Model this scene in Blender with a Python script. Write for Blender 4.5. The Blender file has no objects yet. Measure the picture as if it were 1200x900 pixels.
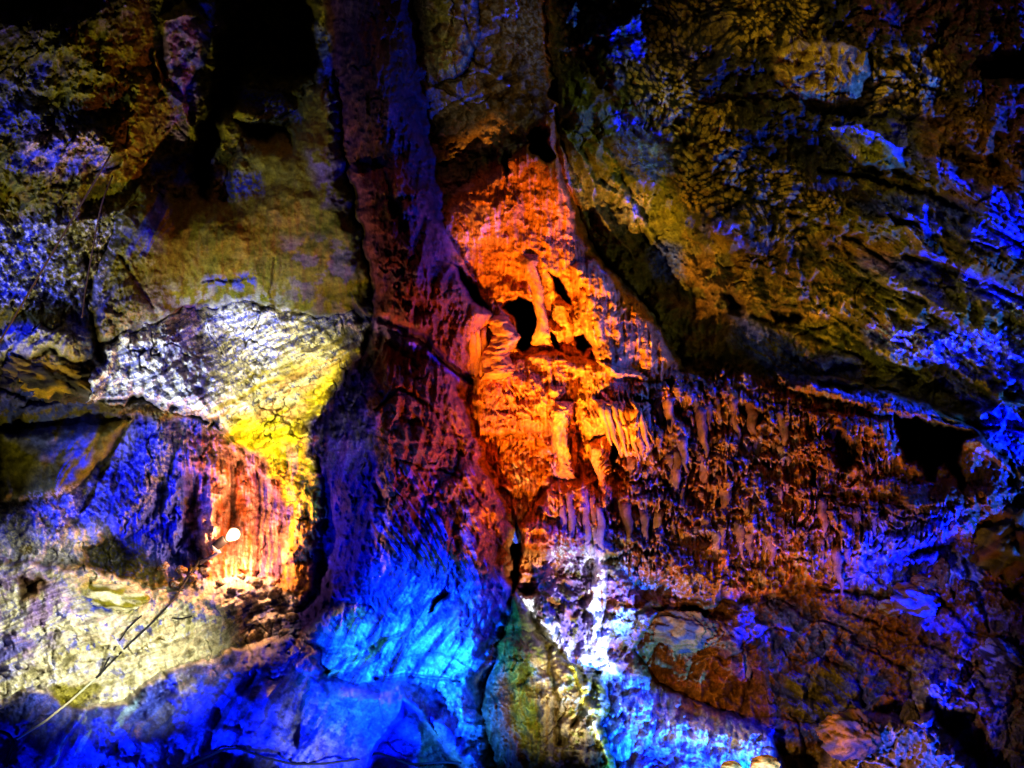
import bpy, math, random
import numpy as np
random.seed(7)
rng = np.random.RandomState(11)

# ------------------------------------------------------------------ frame of reference
CAMD = 16.0          # camera distance to the plane y = 0 of the cave wall (metres)
CZ = 4.5             # height of the camera above the cave floor

def at(px, py, d):
    """a point of the cave wall: photograph position and distance d in front of the plane y = 0"""
    k = (CAMD - d) / CAMD
    return ((px - 600) / 100 * k, -d, CZ + (450 - py) / 100 * k)

def axis(lo, a, b, hi, step):
    inner = list(np.arange(a, b, step))
    left, s, v = [], step, a
    while v > lo:
        s *= 1.07; v -= s; left.append(v)
    right, s, v = [], step, inner[-1]
    while v < hi:
        s *= 1.07; v += s; right.append(v)
    return np.array(left[::-1] + inner + right)

STEP = 1.12
AX = axis(-420, -30, 1230, 1620, STEP)
AY = axis(-330, -30, 930, 1130, STEP)
X, Y = np.meshgrid(AX, AY)
H, W = X.shape

# ------------------------------------------------------------------ noise
P = rng.permutation(4096)
ANG = rng.rand(4096) * 2 * math.pi
GX, GY = np.cos(ANG), np.sin(ANG)

def perlin(x, y, seed=0):
    xi = np.floor(x).astype(np.int64); yi = np.floor(y).astype(np.int64)
    fx = x - xi; fy = y - yi
    u = fx * fx * fx * (fx * (fx * 6 - 15) + 10); v = fy * fy * fy * (fy * (fy * 6 - 15) + 10)
    def g(ix, iy, dx, dy):
        h = P[(P[(ix + seed * 57) & 4095] + iy) & 4095]
        return GX[h] * dx + GY[h] * dy
    a = g(xi, yi, fx, fy); b = g(xi + 1, yi, fx - 1, fy)
    c = g(xi, yi + 1, fx, fy - 1); d = g(xi + 1, yi + 1, fx - 1, fy - 1)
    return ((a + u * (b - a)) * (1 - v) + (c + u * (d - c)) * v) * 1.5

def fbm(x, y, seed=0, octs=4, gain=.5, ridged=False):
    s = 0; a = 1; t = 0
    for o in range(octs):
        n = perlin(x, y, seed + o * 13)
        if ridged: n = 1 - 2 * np.abs(n)
        s = s + a * n; t += a; a *= gain; x = x * 2.03 + 11.3; y = y * 2.03 + 5.7
    return s / t

def worley(x, y, seed=0):
    xi = np.floor(x).astype(np.int64); yi = np.floor(y).astype(np.int64)
    f1 = np.full(x.shape, 9.0); f2 = f1.copy(); cid = np.zeros(x.shape)
    for i in (-1, 0, 1):
        for j in (-1, 0, 1):
            cx = xi + i; cy = yi + j
            h = P[(P[(cx + seed * 31) & 4095] + cy) & 4095]
            qx = cx + .5 + .42 * GX[h]; qy = cy + .5 + .42 * GY[h]
            d = np.hypot(x - qx, y - qy)
            n = d < f1
            f2 = np.where(n, f1, np.minimum(f2, d)); cid = np.where(n, h / 4096., cid); f1 = np.where(n, d, f1)
    return f1, f2, cid

def rot(deg, sx, sy, x=None, y=None):
    """coordinates along / across a direction (deg, clockwise from +x in the picture)"""
    a = math.radians(deg); x = X if x is None else x; y = Y if y is None else y
    return (x * math.cos(a) + y * math.sin(a)) / sx, (-x * math.sin(a) + y * math.cos(a)) / sy

def sm(a, b, v):
    t = np.clip((v - a) / (b - a), 0, 1); return t * t * (3 - 2 * t)

WX = 22 * fbm(X / 120, Y / 120, 1, 3); WY = 22 * fbm(X / 120, Y / 120, 2, 3)
EX = 5 * fbm(X / 22, Y / 22, 3, 3); EY = 5 * fbm(X / 22, Y / 22, 4, 3)
XW, YW = X + WX * .6, Y + WY * .6

# ------------------------------------------------------------------ drawing tools on the wall
def bbox(pts, m):
    xs = [p[0] for p in pts]; ys = [p[1] for p in pts]
    i0, i1 = np.searchsorted(AX, min(xs) - m), np.searchsorted(AX, max(xs) + m)
    j0, j1 = np.searchsorted(AY, min(ys) - m), np.searchsorted(AY, max(ys) + m)
    return slice(max(j0, 0), min(j1 + 1, H)), slice(max(i0, 0), min(i1 + 1, W))

def prs(s):
    v = [float(t) for t in s.replace(';', ' ').replace(',', ' ').split()]
    return list(zip(v[0::2], v[1::2]))

def segdist(x, y, p, q):
    dx, dy = q[0] - p[0], q[1] - p[1]; L = dx * dx + dy * dy + 1e-9
    t = np.clip(((x - p[0]) * dx + (y - p[1]) * dy) / L, 0, 1)
    return np.hypot(x - p[0] - t * dx, y - p[1] - t * dy), t

def sdf(pts, sl, warp=1.0):
    """signed distance in pixels, positive inside"""
    x = X[sl] + EX[sl] * warp; y = Y[sl] + EY[sl] * warp
    d = np.full(x.shape, 1e9); ins = np.zeros(x.shape, bool)
    n = len(pts)
    for i in range(n):
        p, q = pts[i], pts[(i + 1) % n]
        d = np.minimum(d, segdist(x, y, p, q)[0])
        c = ((p[1] > y) != (q[1] > y)) & (x < (q[0] - p[0]) * (y - p[1]) / (q[1] - p[1] + 1e-9) + p[0])
        ins ^= c
    return np.where(ins, d, -d)

def prof(s):
    s = np.clip(s, 0, 1); return np.sqrt(1 - (1 - s) ** 2)

def field(ctrl, sig=62):
    num = np.zeros_like(X); den = np.full_like(X, 1e-12)
    for (a, b, v) in ctrl:
        r2 = ((X - a) ** 2 + (Y - b) ** 2) / sig ** 2
        w = 1 / (1 + r2) ** 2.2
        num += w * v; den += w
    return num / den

# ------------------------------------------------------------------ large shape of the wall
BASE = field([
 (-150,-100,1.6),(0,0,.9),(120,0,.3),(230,20,-1.2),(300,60,-1.6),(345,30,-1.6),(225,200,-.9),(60,90,.5),(110,150,.5),
 (20,200,.6),(60,170,.9),(0,300,.6),(60,330,.6),(150,300,.2),(250,300,0),(380,250,-.1),(60,420,.9),(0,430,1.0),
 (150,470,.5),(190,430,.1),(280,380,-.7),(350,400,-.6),(400,400,-.3),(30,540,.7),(90,520,.6),(180,540,-.1),(170,600,0),
 (240,560,-.6),(290,600,-.8),(320,640,-.6),(240,650,-.3),(30,600,.9),(100,640,.6),(140,650,.3),(60,700,1.2),(200,700,.7),(300,700,.4),
 (50,780,1.7),(200,760,1.3),(300,740,1.0),(100,860,1.8),(300,850,1.7),(450,850,1.6),(-150,600,1.6),(-150,300,1.3),(-150,850,2.2),
 (450,100,.0),(470,300,.2),(480,500,.3),(480,650,.6),(520,760,1.1),
 (730,180,-.1),(700,230,-.5),(745,290,-.6),(790,360,-.5),(560,50,.0),(600,100,-.3),(560,180,-.5),(620,170,-.5),(600,260,-.1),(640,350,.0),(700,420,.2),(640,550,.2),(700,620,.4),(700,720,.8),
 (700,50,.6),(690,130,.3),(740,120,.5),(760,220,.2),(800,350,-.2),(830,180,.4),(900,60,.8),(960,90,1.0),(1100,80,1.1),(1190,60,1.4),
 (1020,175,.9),(900,260,.3),(1000,290,.5),(1100,200,1.1),(1180,260,1.2),(1050,340,.6),(1150,380,.8),(900,380,.0),(960,430,.0),(1100,440,.4),(1190,500,.8),
 (850,520,.2),(1000,540,.3),(1150,580,.7),(900,650,.5),(1050,650,.7),(800,760,.9),(900,760,.9),(1000,720,.9),(1150,720,1.1),
 (880,870,1.4),(1050,860,1.5),(1180,850,1.5),(1350,100,1.9),(1350,500,1.4),(1350,800,1.9),(600,-150,.9),(900,-150,1.7),(300,-200,.6),
 (600,850,1.2),(600,1000,1.8),(900,1000,2.2),(200,1000,2.6),(1200,1000,2.2)])

# ------------------------------------------------------------------ fine relief, one map for the whole wall
HT = np.zeros_like(X)
Wt = {}
def soft(spec, feather, warp=2.0):
    pts = prs(spec); sl = bbox(pts, feather + 15)
    m = np.zeros_like(X); m[sl] = sm(-feather, feather, sdf(pts, sl, warp)); return m

R_POP = np.clip(soft('650,-40;760,-40;900,-60;1230,-60;1230,110;1190,150;1100,150;1060,135;1000,140;960,190;990,230;940,330;880,260;820,290;800,240;770,210;780,160;730,110;660,60', 14)
        + soft('860,290;900,280;990,350;960,380;930,375;880,350', 10) + soft('1090,110;1160,150;1190,220;1120,200', 14), 0, 1)
R_CAS = np.clip(soft('760,440;850,430;930,440;1010,470;1060,480;1040,560;1120,600;1100,660;980,650;880,700;760,680;690,640;620,660;600,620;640,620;720,640;690,560;720,520', 12), 0, 1)
R_ORA = soft('600,180;640,140;662,180;680,260;700,300;740,340;780,400;800,440;760,470;740,540;700,560;720,620;620,640;560,520;545,420;530,300;560,220', 10)
R_TRK = soft('380,-40;490,-40;500,150;520,250;540,330;580,370;552,400;550,460;565,510;590,560;605,600;605,690;560,760;460,740;380,740;340,720;380,650;385,600;362,530;365,500;400,440;435,360;425,280;402,180', 12)
R_SMO = np.clip(soft('150,240;270,230;330,130;400,110;430,300;430,375;300,360;160,390;110,330', 12) + soft('0,480;120,480;160,500;70,590;0,600', 8)
        + soft('0,840;170,830;250,790;400,790;500,820;420,900;400,940;-20,940', 10), 0, 1)
R_LED = soft('110,470;200,380;300,355;430,380;420,420;370,490;380,600;300,540;230,485', 8)
R_LSL = soft('-40,660;120,665;200,690;330,690;375,740;300,760;160,820;-40,840', 12)
R_ALC = soft('150,480;240,495;330,540;385,600;350,690;230,690;150,640;130,560', 10)
R_CRY = np.clip(soft('-40,240;120,240;190,320;150,400;60,370;-40,360', 14) + soft('-40,130;110,140;160,190;60,230;-40,220', 12) + soft('80,60;180,30;190,130;60,160', 16) * .6, 0, 1)
R_RWA = soft('700,40;860,280;980,420;1200,560;1260,560;1260,140;1000,180;960,300;800,60', 16) * (1 - R_POP)
R_APR = soft('340,740;420,640;560,650;600,690;590,760;560,830;590,940;500,940;540,880;450,800;380,780', 12)
R_WHT = soft('600,640;640,600;720,620;750,700;800,720;740,780;820,830;920,870;920,940;720,940;700,830;640,770', 10)
R_LRG = soft('770,660;900,690;1100,640;1260,640;1260,940;940,940;920,860;820,830;740,760', 14)

n_big = fbm(XW / 95, YW / 95, 21, 4)
n_mid = fbm(XW / 34, YW / 34, 22, 4)
n_sml = fbm(XW / 11, YW / 11, 23, 3)
n_tin = fbm(X / 3.7, Y / 3.7, 24, 2)
rid = fbm(XW / 40, YW / 52, 25, 4, ridged=True)
R_FG = soft('-420,850;0,835;150,838;262,785;340,765;400,810;500,810;560,900;560,1130;-420,1130', 14)
CALM = np.clip(R_SMO * .85 + R_TRK * .75 + R_ORA * .55 + R_APR * .6 + R_FG + R_LSL * .4 + R_CAS * .5 + R_LED * .5, 0, 1)
HT += (.20 - .08 * R_FG) * n_big + .15 * n_mid * (1 - .85 * CALM) + .045 * n_sml * (1 - .85 * CALM) + .012 * n_tin * (1 - .7 * CALM) + .16 * (rid - .3) * (1 - CALM)
HT += .10 * R_FG * fbm(*rot(-50, 90, 26, XW, YW), 29, 5)
g1, g2, gc = worley(X / 105 + .5 * n_mid, Y / 80 + .35 * n_mid + X / 300, 8)
HT += R_FG * (.30 * np.sqrt(np.clip(1.15 - g1, 0, 1)) + .03 * n_mid)
bil = np.abs(fbm(XW / 17, YW / 15, 19, 4, .55)); bil2 = np.abs(fbm(X / 8, Y / 7, 18, 3, .6))
ROUGH = np.clip(1 - .75 * R_SMO - .35 * R_FG - .6 * R_LED - .5 * R_LSL - .5 * soft('655,90;720,70;790,230;900,300;1000,400;1060,440;860,430;780,400;690,280', 20), 0, 1)
HT += (.11 * bil + .028 * bil2) * ROUGH * (1 - .45 * np.clip(R_TRK + R_ORA + R_APR, 0, 1)) * (1 - .7 * R_POP) + .10 * n_big
# thin cracks
cw = np.abs(fbm(XW / 60, YW / 75, 26, 4)); crack = sm(.035, .0, cw)
cw2 = np.abs(fbm(XW / 26, YW / 30, 27, 3)); crack2 = sm(.05, .0, cw2)
gate = sm(-.1, .3, fbm(XW / 70, YW / 60, 28, 3))
gate = gate * (1 - .85 * R_ORA) * (1 - .6 * R_APR)
HT -= .09 * crack * gate * (1 - R_SMO) + .03 * crack2 * gate * (1 - gate * .3) * (1 - R_SMO) * (1 - R_POP)
# faceted blocks
f1, f2, cid = worley(XW / 62 + .3 * n_mid, YW / 48 + .3 * n_mid, 5)
blocks = (cid - .5) * .26 * sm(0, .12, f2 - f1)
HT += blocks * (np.clip(R_RWA + .9 * R_LRG + soft('480,-40;640,-40;640,190;500,190', 15), 0, 1))
# vertical drapery folds
vx, vy = (X + 7 * fbm(X / 40, Y / 90, 31, 2)) / 8.5, Y / 75
drape = fbm(vx, vy, 32, 3, ridged=True)
vfine = fbm(vx * 2.4, vy * 2.2, 33, 2, ridged=True)
HT += R_ORA * (.055 * drape + .018 * vfine + .05 * n_mid)
HT += R_ALC * (.05 * drape + .018 * vfine)
# scalloped ripples of the trunk: small steps crossing its slope
tx, ty = rot(62, 26, 6.0, XW, YW)
ripple = fbm(tx, ty, 35, 3, ridged=True)
tx2, ty2 = rot(100, 60, 15, XW, YW)
fold = fbm(tx2, ty2, 36, 3, ridged=True)
tx3, ty3 = rot(75, 14, 4.2, XW, YW)
HT += R_TRK * (.17 * np.abs(fbm(*rot(78, 95, 34, XW, YW), 15, 4)) + .028 * ripple + .016 * fbm(tx3, ty3, 34, 3, ridged=True) + .10 * fold + .035 * n_mid + .012 * n_sml)
# apron of the trunk: tongues flowing down and left
ax_, ay_ = rot(118, 90, 13, XW, YW)
apr = fbm(ax_, ay_, 37, 4, ridged=True)
HT += (R_APR + R_WHT * .6) * (.060 * apr + .03 * n_sml)
# hanging shelves of the cascade: a saw-tooth that swells downwards and undercuts, with dripping fingers
fx = X + 30 * fbm(X / 60, Y / 80, 13, 2)
clump = sm(-.6, .6, fbm(X / 38, Y / 50, 12, 3))
fing = np.abs(perlin(fx / 11, Y / 60, 41)) * 40 * (.15 + clump) + np.abs(perlin(X / 4.6, Y / 26, 42)) * 16 * (1.1 - clump)
saw = (Y + 110 * fbm(X / 120, Y / 120, 43, 4, .6) - .10 * (X - 800) - 1.2 * fing) / 66.0
fr = saw - np.floor(saw)
shelf = sm(0, .10, fr) * (.30 + .70 * fr) * sm(1.0, .90, fr)
saw2 = (Y + 60 * fbm(X / 50, Y / 50, 44, 3, .6) - fing * .9) / 30.0
fr2 = saw2 - np.floor(saw2); shelf2 = (fr2 ** 1.3) * sm(1.0, .86, fr2)
tier = sm(-.5, .4, fbm(XW / 60, YW / 45, 46, 3))
HT += R_CAS * (.42 * shelf * (.4 + .6 * tier) + .15 * shelf2 * (1.2 - .8 * tier) + .07 * drape + .10 * n_mid + .035 * n_sml)
lowora = R_ORA * sm(430, 470, Y)
HT += lowora * (.12 * shelf + .06 * shelf2)
# cauliflower coral
p1, p2, pc = worley((X + 22 * fbm(X / 70, Y / 70, 51, 2)) / 6.0, (Y + 22 * fbm(X / 70, Y / 70, 52, 2)) / 5.6, 6)
q1, q2, qc = worley(XW / 19 + .25 * n_sml, YW / 17, 7)
pop = np.sqrt(np.clip(1 - (p1 * (1.9 - .7 * pc)) ** 2, 0, 1)) * (.5 + .5 * pc); popb = np.sqrt(np.clip(1 - (q1 * 1.35) ** 2, 0, 1))
popgate = sm(-.25, .25, fbm(XW / 55, YW / 45, 45, 3) + .12)
HT += R_POP * (.065 * pop * (.35 + .65 * popgate) + .07 * popb + .10 * n_mid) 
HT += R_CRY * (.030 * pop + .05 * n_sml)
# slanting streaks of the right wall, ledge and left slope
dx_, dy_ = rot(33, 70, 8, XW, YW); dst = fbm(dx_, dy_, 47, 4, ridged=True)
ru_, rv_ = rot(31, 1, 1, X, Y)
band = (rv_ + 34 * fbm(ru_ / 130, rv_ / 60, 17, 3)) / 62.0; bf = band - np.floor(band)
band2 = (rv_ + 16 * fbm(ru_ / 60, rv_ / 30, 16, 3)) / 25.0; bf2 = band2 - np.floor(band2)
HT += R_RWA * (.050 * dst + .02 * n_sml + .26 * bf ** 1.5 * sm(1, .75, bf) + .07 * bf2 * sm(1, .8, bf2))
lx, ly = rot(-25, 60, 7, XW, YW); lst = fbm(lx, ly, 48, 4, ridged=True)
lx2, ly2 = rot(-27, 38, 4.2, XW, YW)
HT += R_LED * (.045 * lst * sm(-.4, .2, n_mid) + .012 * fbm(lx2, ly2, 14, 3, ridged=True) + .035 * n_sml + .10 * n_mid + .05 * bil)
sx_, sy_ = rot(-22, 80, 13, XW, YW); sst = fbm(sx_, sy_, 49, 4)
HT += R_LSL * (.07 * sst + .05 * fbm(sx_ * 1.5, sy_ * 2.6, 50, 3, ridged=True) + .04 * n_sml)
HT += R_LRG * (.05 * rid + .035 * n_sml)

def mound(px, py, rx, ry, h, deg=0, p=1.0):
    m = max(rx, ry) * 1.5
    sl = bbox([(px - m, py - m), (px + m, py + m)], 0)
    a = math.radians(deg); x = X[sl] + EX[sl] - px; y = Y[sl] + EY[sl] - py
    u = (x * math.cos(a) + y * math.sin(a)) / rx; v = (-x * math.sin(a) + y * math.cos(a)) / ry
    HT[sl] += h * np.clip(1 - u * u - v * v, 0, 1) ** (.6 * p)

def plate(spec, h, r, warp=1.0):
    pts = prs(spec); sl = bbox(pts, 4)
    HT[sl] += h * prof(sdf(pts, sl, warp) / r)

def hole(spec, depth, r=7, warp=1.0):
    pts = prs(spec); sl = bbox(pts, 4)
    HT[sl] -= depth * sm(0, r, sdf(pts, sl, warp))

def groove(spec, w, h, warp=1.0):
    """crack (h < 0) or ridge (h > 0) along a line, tapering at its ends"""
    pts = prs(spec); sl = bbox(pts, w * 2.5)
    x = X[sl] + EX[sl] * warp; y = Y[sl] + EY[sl] * warp
    best = np.full(x.shape, 1e9); n = len(pts) - 1; tt = np.zeros(x.shape)
    for i in range(n):
        d, t = segdist(x, y, pts[i], pts[i + 1]); m = d < best
        best = np.where(m, d, best); tt = np.where(m, (i + t) / n, tt)
    wl = w * (.35 + .65 * np.sin(np.pi * np.clip(tt, .03, .97)) ** .7)
    HT[sl] += h * np.exp(-(best / wl) ** 2 * 1.4)

# ------------------------------------------------------------------ named features of the relief
# openings
HOLE_COL = []
def cave(spec, depth, r=7, warp=1.0):
    hole(spec, depth * .75, r * 1.5, warp + .9); hole(spec, depth * .25, r * 3.5, warp); HOLE_COL.append(spec)
cave('583,362;592,352;610,347;627,352;632,375;629,408;613,416;605,400;603,375', 3.2, 5, .5)
cave('642,316;655,323;665,338;669,358;658,352;648,340', 2.0, 5, .5)
cave('672,394;686,390;692,408;682,418;673,410', 1.4, 5, .5)
cave('642,383;650,388;662,412;652,414;644,400', 1.2, 4, .5)
cave('614,158;630,147;644,152;650,172;650,190;638,193;626,186;618,174', 2.4, 5, 1.2)
cave('588,176;602,178;598,200;594,216;588,198', 1.4, 4, .6)
cave('1045,485;1075,489;1105,495;1130,500;1152,510;1132,518;1128,545;1132,576;1118,570;1104,548;1096,566;1085,560;1072,543;1060,542;1050,520', 3.0, 7)
cave('641,100;656,86;660,104;652,126;643,114', 1.4, 5)
cave('250,-90;366,-90;380,60;372,96;335,104;292,98;268,140;254,190;248,240;230,238;216,205;226,160;246,104;250,50;246,0', 2.4, 16)
cave('268,140;310,146;346,138;344,160;310,168;290,164', 1.2, 12)
cave('524,304;545,315;562,338;577,364;565,368;548,352;533,330', 1.0, 7, .6)
cave('597,640;606,600;612,630;609,680;604,705;598,690', 1.2, 4, .6)
cave('1140,72;1170,60;1215,50;1215,104;1150,100', 1.6, 12)
cave('865,482;880,474;900,480;896,494;875,500', .9, 5); cave('912,490;926,492;922,514;914,510', .9, 4)
cave('948,546;960,548;958,574;950,570', .9, 4); cave('960,505;985,500;1010,520;1015,545;990,560;972,540', .9, 8)
cave('806,528;818,525;814,545;804,543', .7, 4); cave('840,575;852,578;848,600;840,598', .8, 4)
cave('712,520;720,516;728,530;722,552;712,545', .8, 4); cave('722,585;745,610;742,628;726,612', .7, 5)
cave('508,700;524,684;532,694;526,706;510,716;498,722', .7, 5); cave('362,520;384,500;380,560;366,556', .7, 10)
cave('1055,655;1075,640;1100,628;1112,640;1085,655', .4, 5); cave('1098,660;1108,655;1112,680;1104,685', .6, 5)
cave('905,366;935,362;945,376;930,384;905,378', .7, 7); cave('840,340;860,338;875,358;868,378;850,366', .6, 8)
cave('1010,190;1040,196;1030,212;1012,205', .4, 5); cave('1032,252;1060,250;1090,270;1050,268', .6, 6)
cave('1120,255;1135,250;1140,262;1125,266', .4, 5); cave('60,38;110,20;160,-20;160,-60;-60,-60;-60,20', 1.5, 30)
cave('500,40;512,44;522,34;516,28', .4, 4); cave('505,95;525,93;548,78;560,80;535,98;515,103', .5, 5)
cave('1060,835;1075,825;1080,845;1068,848', .6, 5); cave('1165,690;1200,680;1200,705;1180,706', .6, 6)
cave('20,680;40,672;58,678;38,700;24,705', .35, 8); cave('36,800;48,783;48,797', .3, 4)
cave('240,490;255,487;258,505;242,502', .3, 4); cave('-10,498;10,492;25,480;40,505;20,515', .6, 10)
cave('95,640;130,625;160,640;160,668;130,672;95,668', .35, 10)
# hanging masses
plate('408,190;470,200;520,265;578,368;552,440;524,425;490,398;450,382;432,388;440,330;425,260', .34, 26)
plate('498,-40;560,-40;562,40;540,92;515,98;500,60', .35, 30)
plate('400,-40;470,-40;480,60;500,180;510,260;470,250;440,180;410,110', .3, 45)
plate('395,440;440,400;520,430;545,470;535,520;470,520;410,500', .16, 30)
plate('428,500;500,500;550,560;560,640;500,690;440,660', .12, 60, 3)
plate('668,312;700,300;748,345;792,420;775,446;722,444;696,424;680,370', .36, 22)
plate('556,442;600,424;640,410;690,420;760,440;762,498;700,512;640,505;562,512', .26, 18)
plate('694,468;770,470;776,515;760,535;742,520;722,505;700,500', .22, 10)
plate('600,628;640,575;662,556;690,560;712,590;722,650;660,655;610,650', .36, 26)
plate('648,470;672,468;676,515;674,560;650,560;644,520', .26, 12)
plate('690,520;712,510;718,560;716,600;706,590;698,555', .22, 10)
plate('880,470;960,480;1040,490;1050,540;1000,560;940,540;890,520', .2, 14)
plate('905,435;1000,445;1080,470;1150,505;1190,560;1160,540;1100,500;1040,488;980,470;920,455', .4, 12)
plate('968,150;1010,145;1058,175;1062,196;1030,200;1005,192;985,172', .3, 12)
plate('905,62;935,48;985,50;1018,60;1022,85;1010,112;975,122;935,112;908,95', .45, 22)
plate('690,270;700,240;750,290;800,360;790,400;760,370;720,320', .15, 20)
plate('830,262;870,240;905,262;900,300;850,300', .25, 18)
plate('950,420;1000,415;1030,440;1005,455;960,445', .2, 12)
plate('1005,250;1060,262;1100,300;1040,300;1000,275', .2, 14)
plate('1010,600;1100,560;1180,575;1175,610;1110,640;1040,650', .2, 30)
plate('930,380;990,400;1005,425;950,440;920,410', .2, 15)
plate('1070,790;1110,780;1150,800;1165,835;1110,840;1075,815', .25, 20)
plate('915,790;960,770;1005,790;1010,830;950,845;915,830', .25, 18)
plate('780,740;830,720;870,745;875,800;820,830;780,800', .22, 24)
plate('890,840;960,845;975,865;930,885;895,870', .2, 10)
plate('185,20;215,0;248,35;245,60;215,110;195,90;190,55', .5, 14)
plate('270,100;330,108;345,130;300,150;272,140', .25, 12)
plate('0,505;120,495;155,490;130,530;80,580;0,590', .25, 14)
plate('20,225;100,215;95,260;30,280', .2, 15)
plate('25,160;110,150;150,175;125,195;60,190;30,180', .25, 12)
mound(60, 400, 55, 30, .35, 10); mound(170, 735, 120, 28, .22, -14); mound(250, 705, 60, 18, .15, -12)
mound(400, 735, 45, 25, .3, -15); mound(395, 775, 50, 18, .25, -10); mound(560, 740, 40, 50, .2, 20)
mound(505, 820, 60, 55, .35); mound(545, 850, 35, 50, .3, 20); mound(590, 800, 26, 60, .22, 10); mound(543, 765, 30, 30, .2)
mound(700, 690, 12, 70, .16, 3); mound(705, 760, 26, 45, .16); mound(660, 740, 22, 55, .14, -28)
mound(250, 590, 22, 80, .28, 4); mound(290, 600, 14, 85, .2); mound(215, 560, 18, 70, .2, 15); mound(165, 570, 26, 70, .25, 25)
mound(355, 600, 24, 120, .2, 3); mound(800, 870, 60, 35, .2, 25); mound(740, 850, 28, 45, .25, 25); mound(870, 880, 40, 40, .3)
mound(460, 610, 26, 80, .18, -8); mound(560, 640, 20, 70, .14, -5)
mound(356, 620, 26, 95, .22, 8); mound(655, 840, 26, 60, .15); mound(640, 390, 30, 18, .2)
# leading lines
groove('428,405;440,372;465,380;500,402;530,430;550,446', 6, -.30); groove('440,480;468,455;492,468;512,486;520,505;540,512', 4, -.12)
groove('470,410;480,420;492,432', 3, -.1); groove('530,500;540,530;530,560;512,570;505,590', 4, -.12)
groove('440,560;450,600;445,650', 5, -.1); groove('470,540;540,560;570,600', 3, -.06)
groove('480,90;500,60;530,50', 3, -.1); groove('505,170;520,140;560,115;600,118;640,110', 3, -.09); groove('520,130;580,95;640,80', 2.5, -.08)
groove('545,20;555,60;545,90', 3, -.1); groove('590,20;585,70', 3, -.06); groove('640,0;645,60;655,95', 5, -.2)
groove('650,130;655,190;672,240;690,285;735,335;770,370', 5, -.25); groove('660,150;690,200;700,250;740,300', 4, .1)
groove('690,150;720,180;740,230;735,270', 4, -.08); groove('700,215;740,240;780,300', 5, .12)
groove('790,150;840,215;900,240;980,270;1060,320', 5, -.12); groove('960,200;1040,215;1120,240;1200,290', 6, -.2)
groove('880,370;930,385;1010,420', 5, -.15); groove('1060,300;1120,320;1200,350', 5, -.15); groove('1080,290;1150,330;1210,370', 4, .12)
groove('940,440;1040,452;1120,490;1190,560', 6, .15); groove('1095,490;1140,500;1200,505', 4, -.12)
groove('120,470;165,466;230,486;262,505;280,520', 5, -.2); groove('270,490;282,492', 3, -.1); groove('330,487;352,492;360,505', 2.5, -.08)
groove('150,490;130,530;112,570;95,600', 5, -.12); groove('210,640;235,600;240,560', 6, -.12)
groove('140,300;165,340;180,360', 4, -.1); groove('110,200;140,195;150,150', 3, -.1); groove('140,250;170,220;200,205', 4, .1)
groove('180,60;190,100;215,125;225,150', 4, .2); groove('195,25;230,15;245,30', 4, .2); groove('65,265;120,255;160,240', 4, .12)
groove('100,300;110,360;115,420', 8, -.25); groove('320,300;318,350', 3, -.05); groove('240,330;300,325', 3, -.05)
groove('160,710;130,745;118,790', 2, -.06); groove('215,770;235,750', 4, -.08); groove('200,723;225,722', 2, -.06)
groove('100,830;80,860;62,900', 6, .2); groove('30,850;70,830;100,828', 4, -.1); groove('210,800;160,840;120,900', 8, -.12)
groove('300,790;260,830;240,880', 8, -.15); groove('360,800;345,840;348,870', 10, -.07)
groove('340,720;355,760;400,765', 3, -.06); groove('376,790;420,770;470,740', 4, -.12); groove('440,795;490,792;540,800', 4, -.15)
groove('620,720;640,760;650,810;655,870', 6, -.2); groove('640,700;668,775;690,830;715,900', 5, .15); groove('700,790;690,820;670,850', 6, -.2)
groove('870,760;880,790;872,830', 3, -.1); groove('870,770;880,830', 3, .1); groove('745,720;790,710;850,720', 5, -.12)
groove('780,700;860,706;930,690', 4, -.12); groove('960,690;1040,700;1090,680', 4, -.15); groove('1035,770;1070,790;1065,830', 4, -.15)
groove('1000,720;1080,750;1140,780', 4, -.12); groove('1100,700;1140,740;1190,760', 5, -.12); groove('1130,660;1150,700;1160,740', 5, -.15)
groove('20,430;60,410;95,430;105,455', 5, -.18); groove('0,455;40,470;100,468', 5, -.15)

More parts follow.
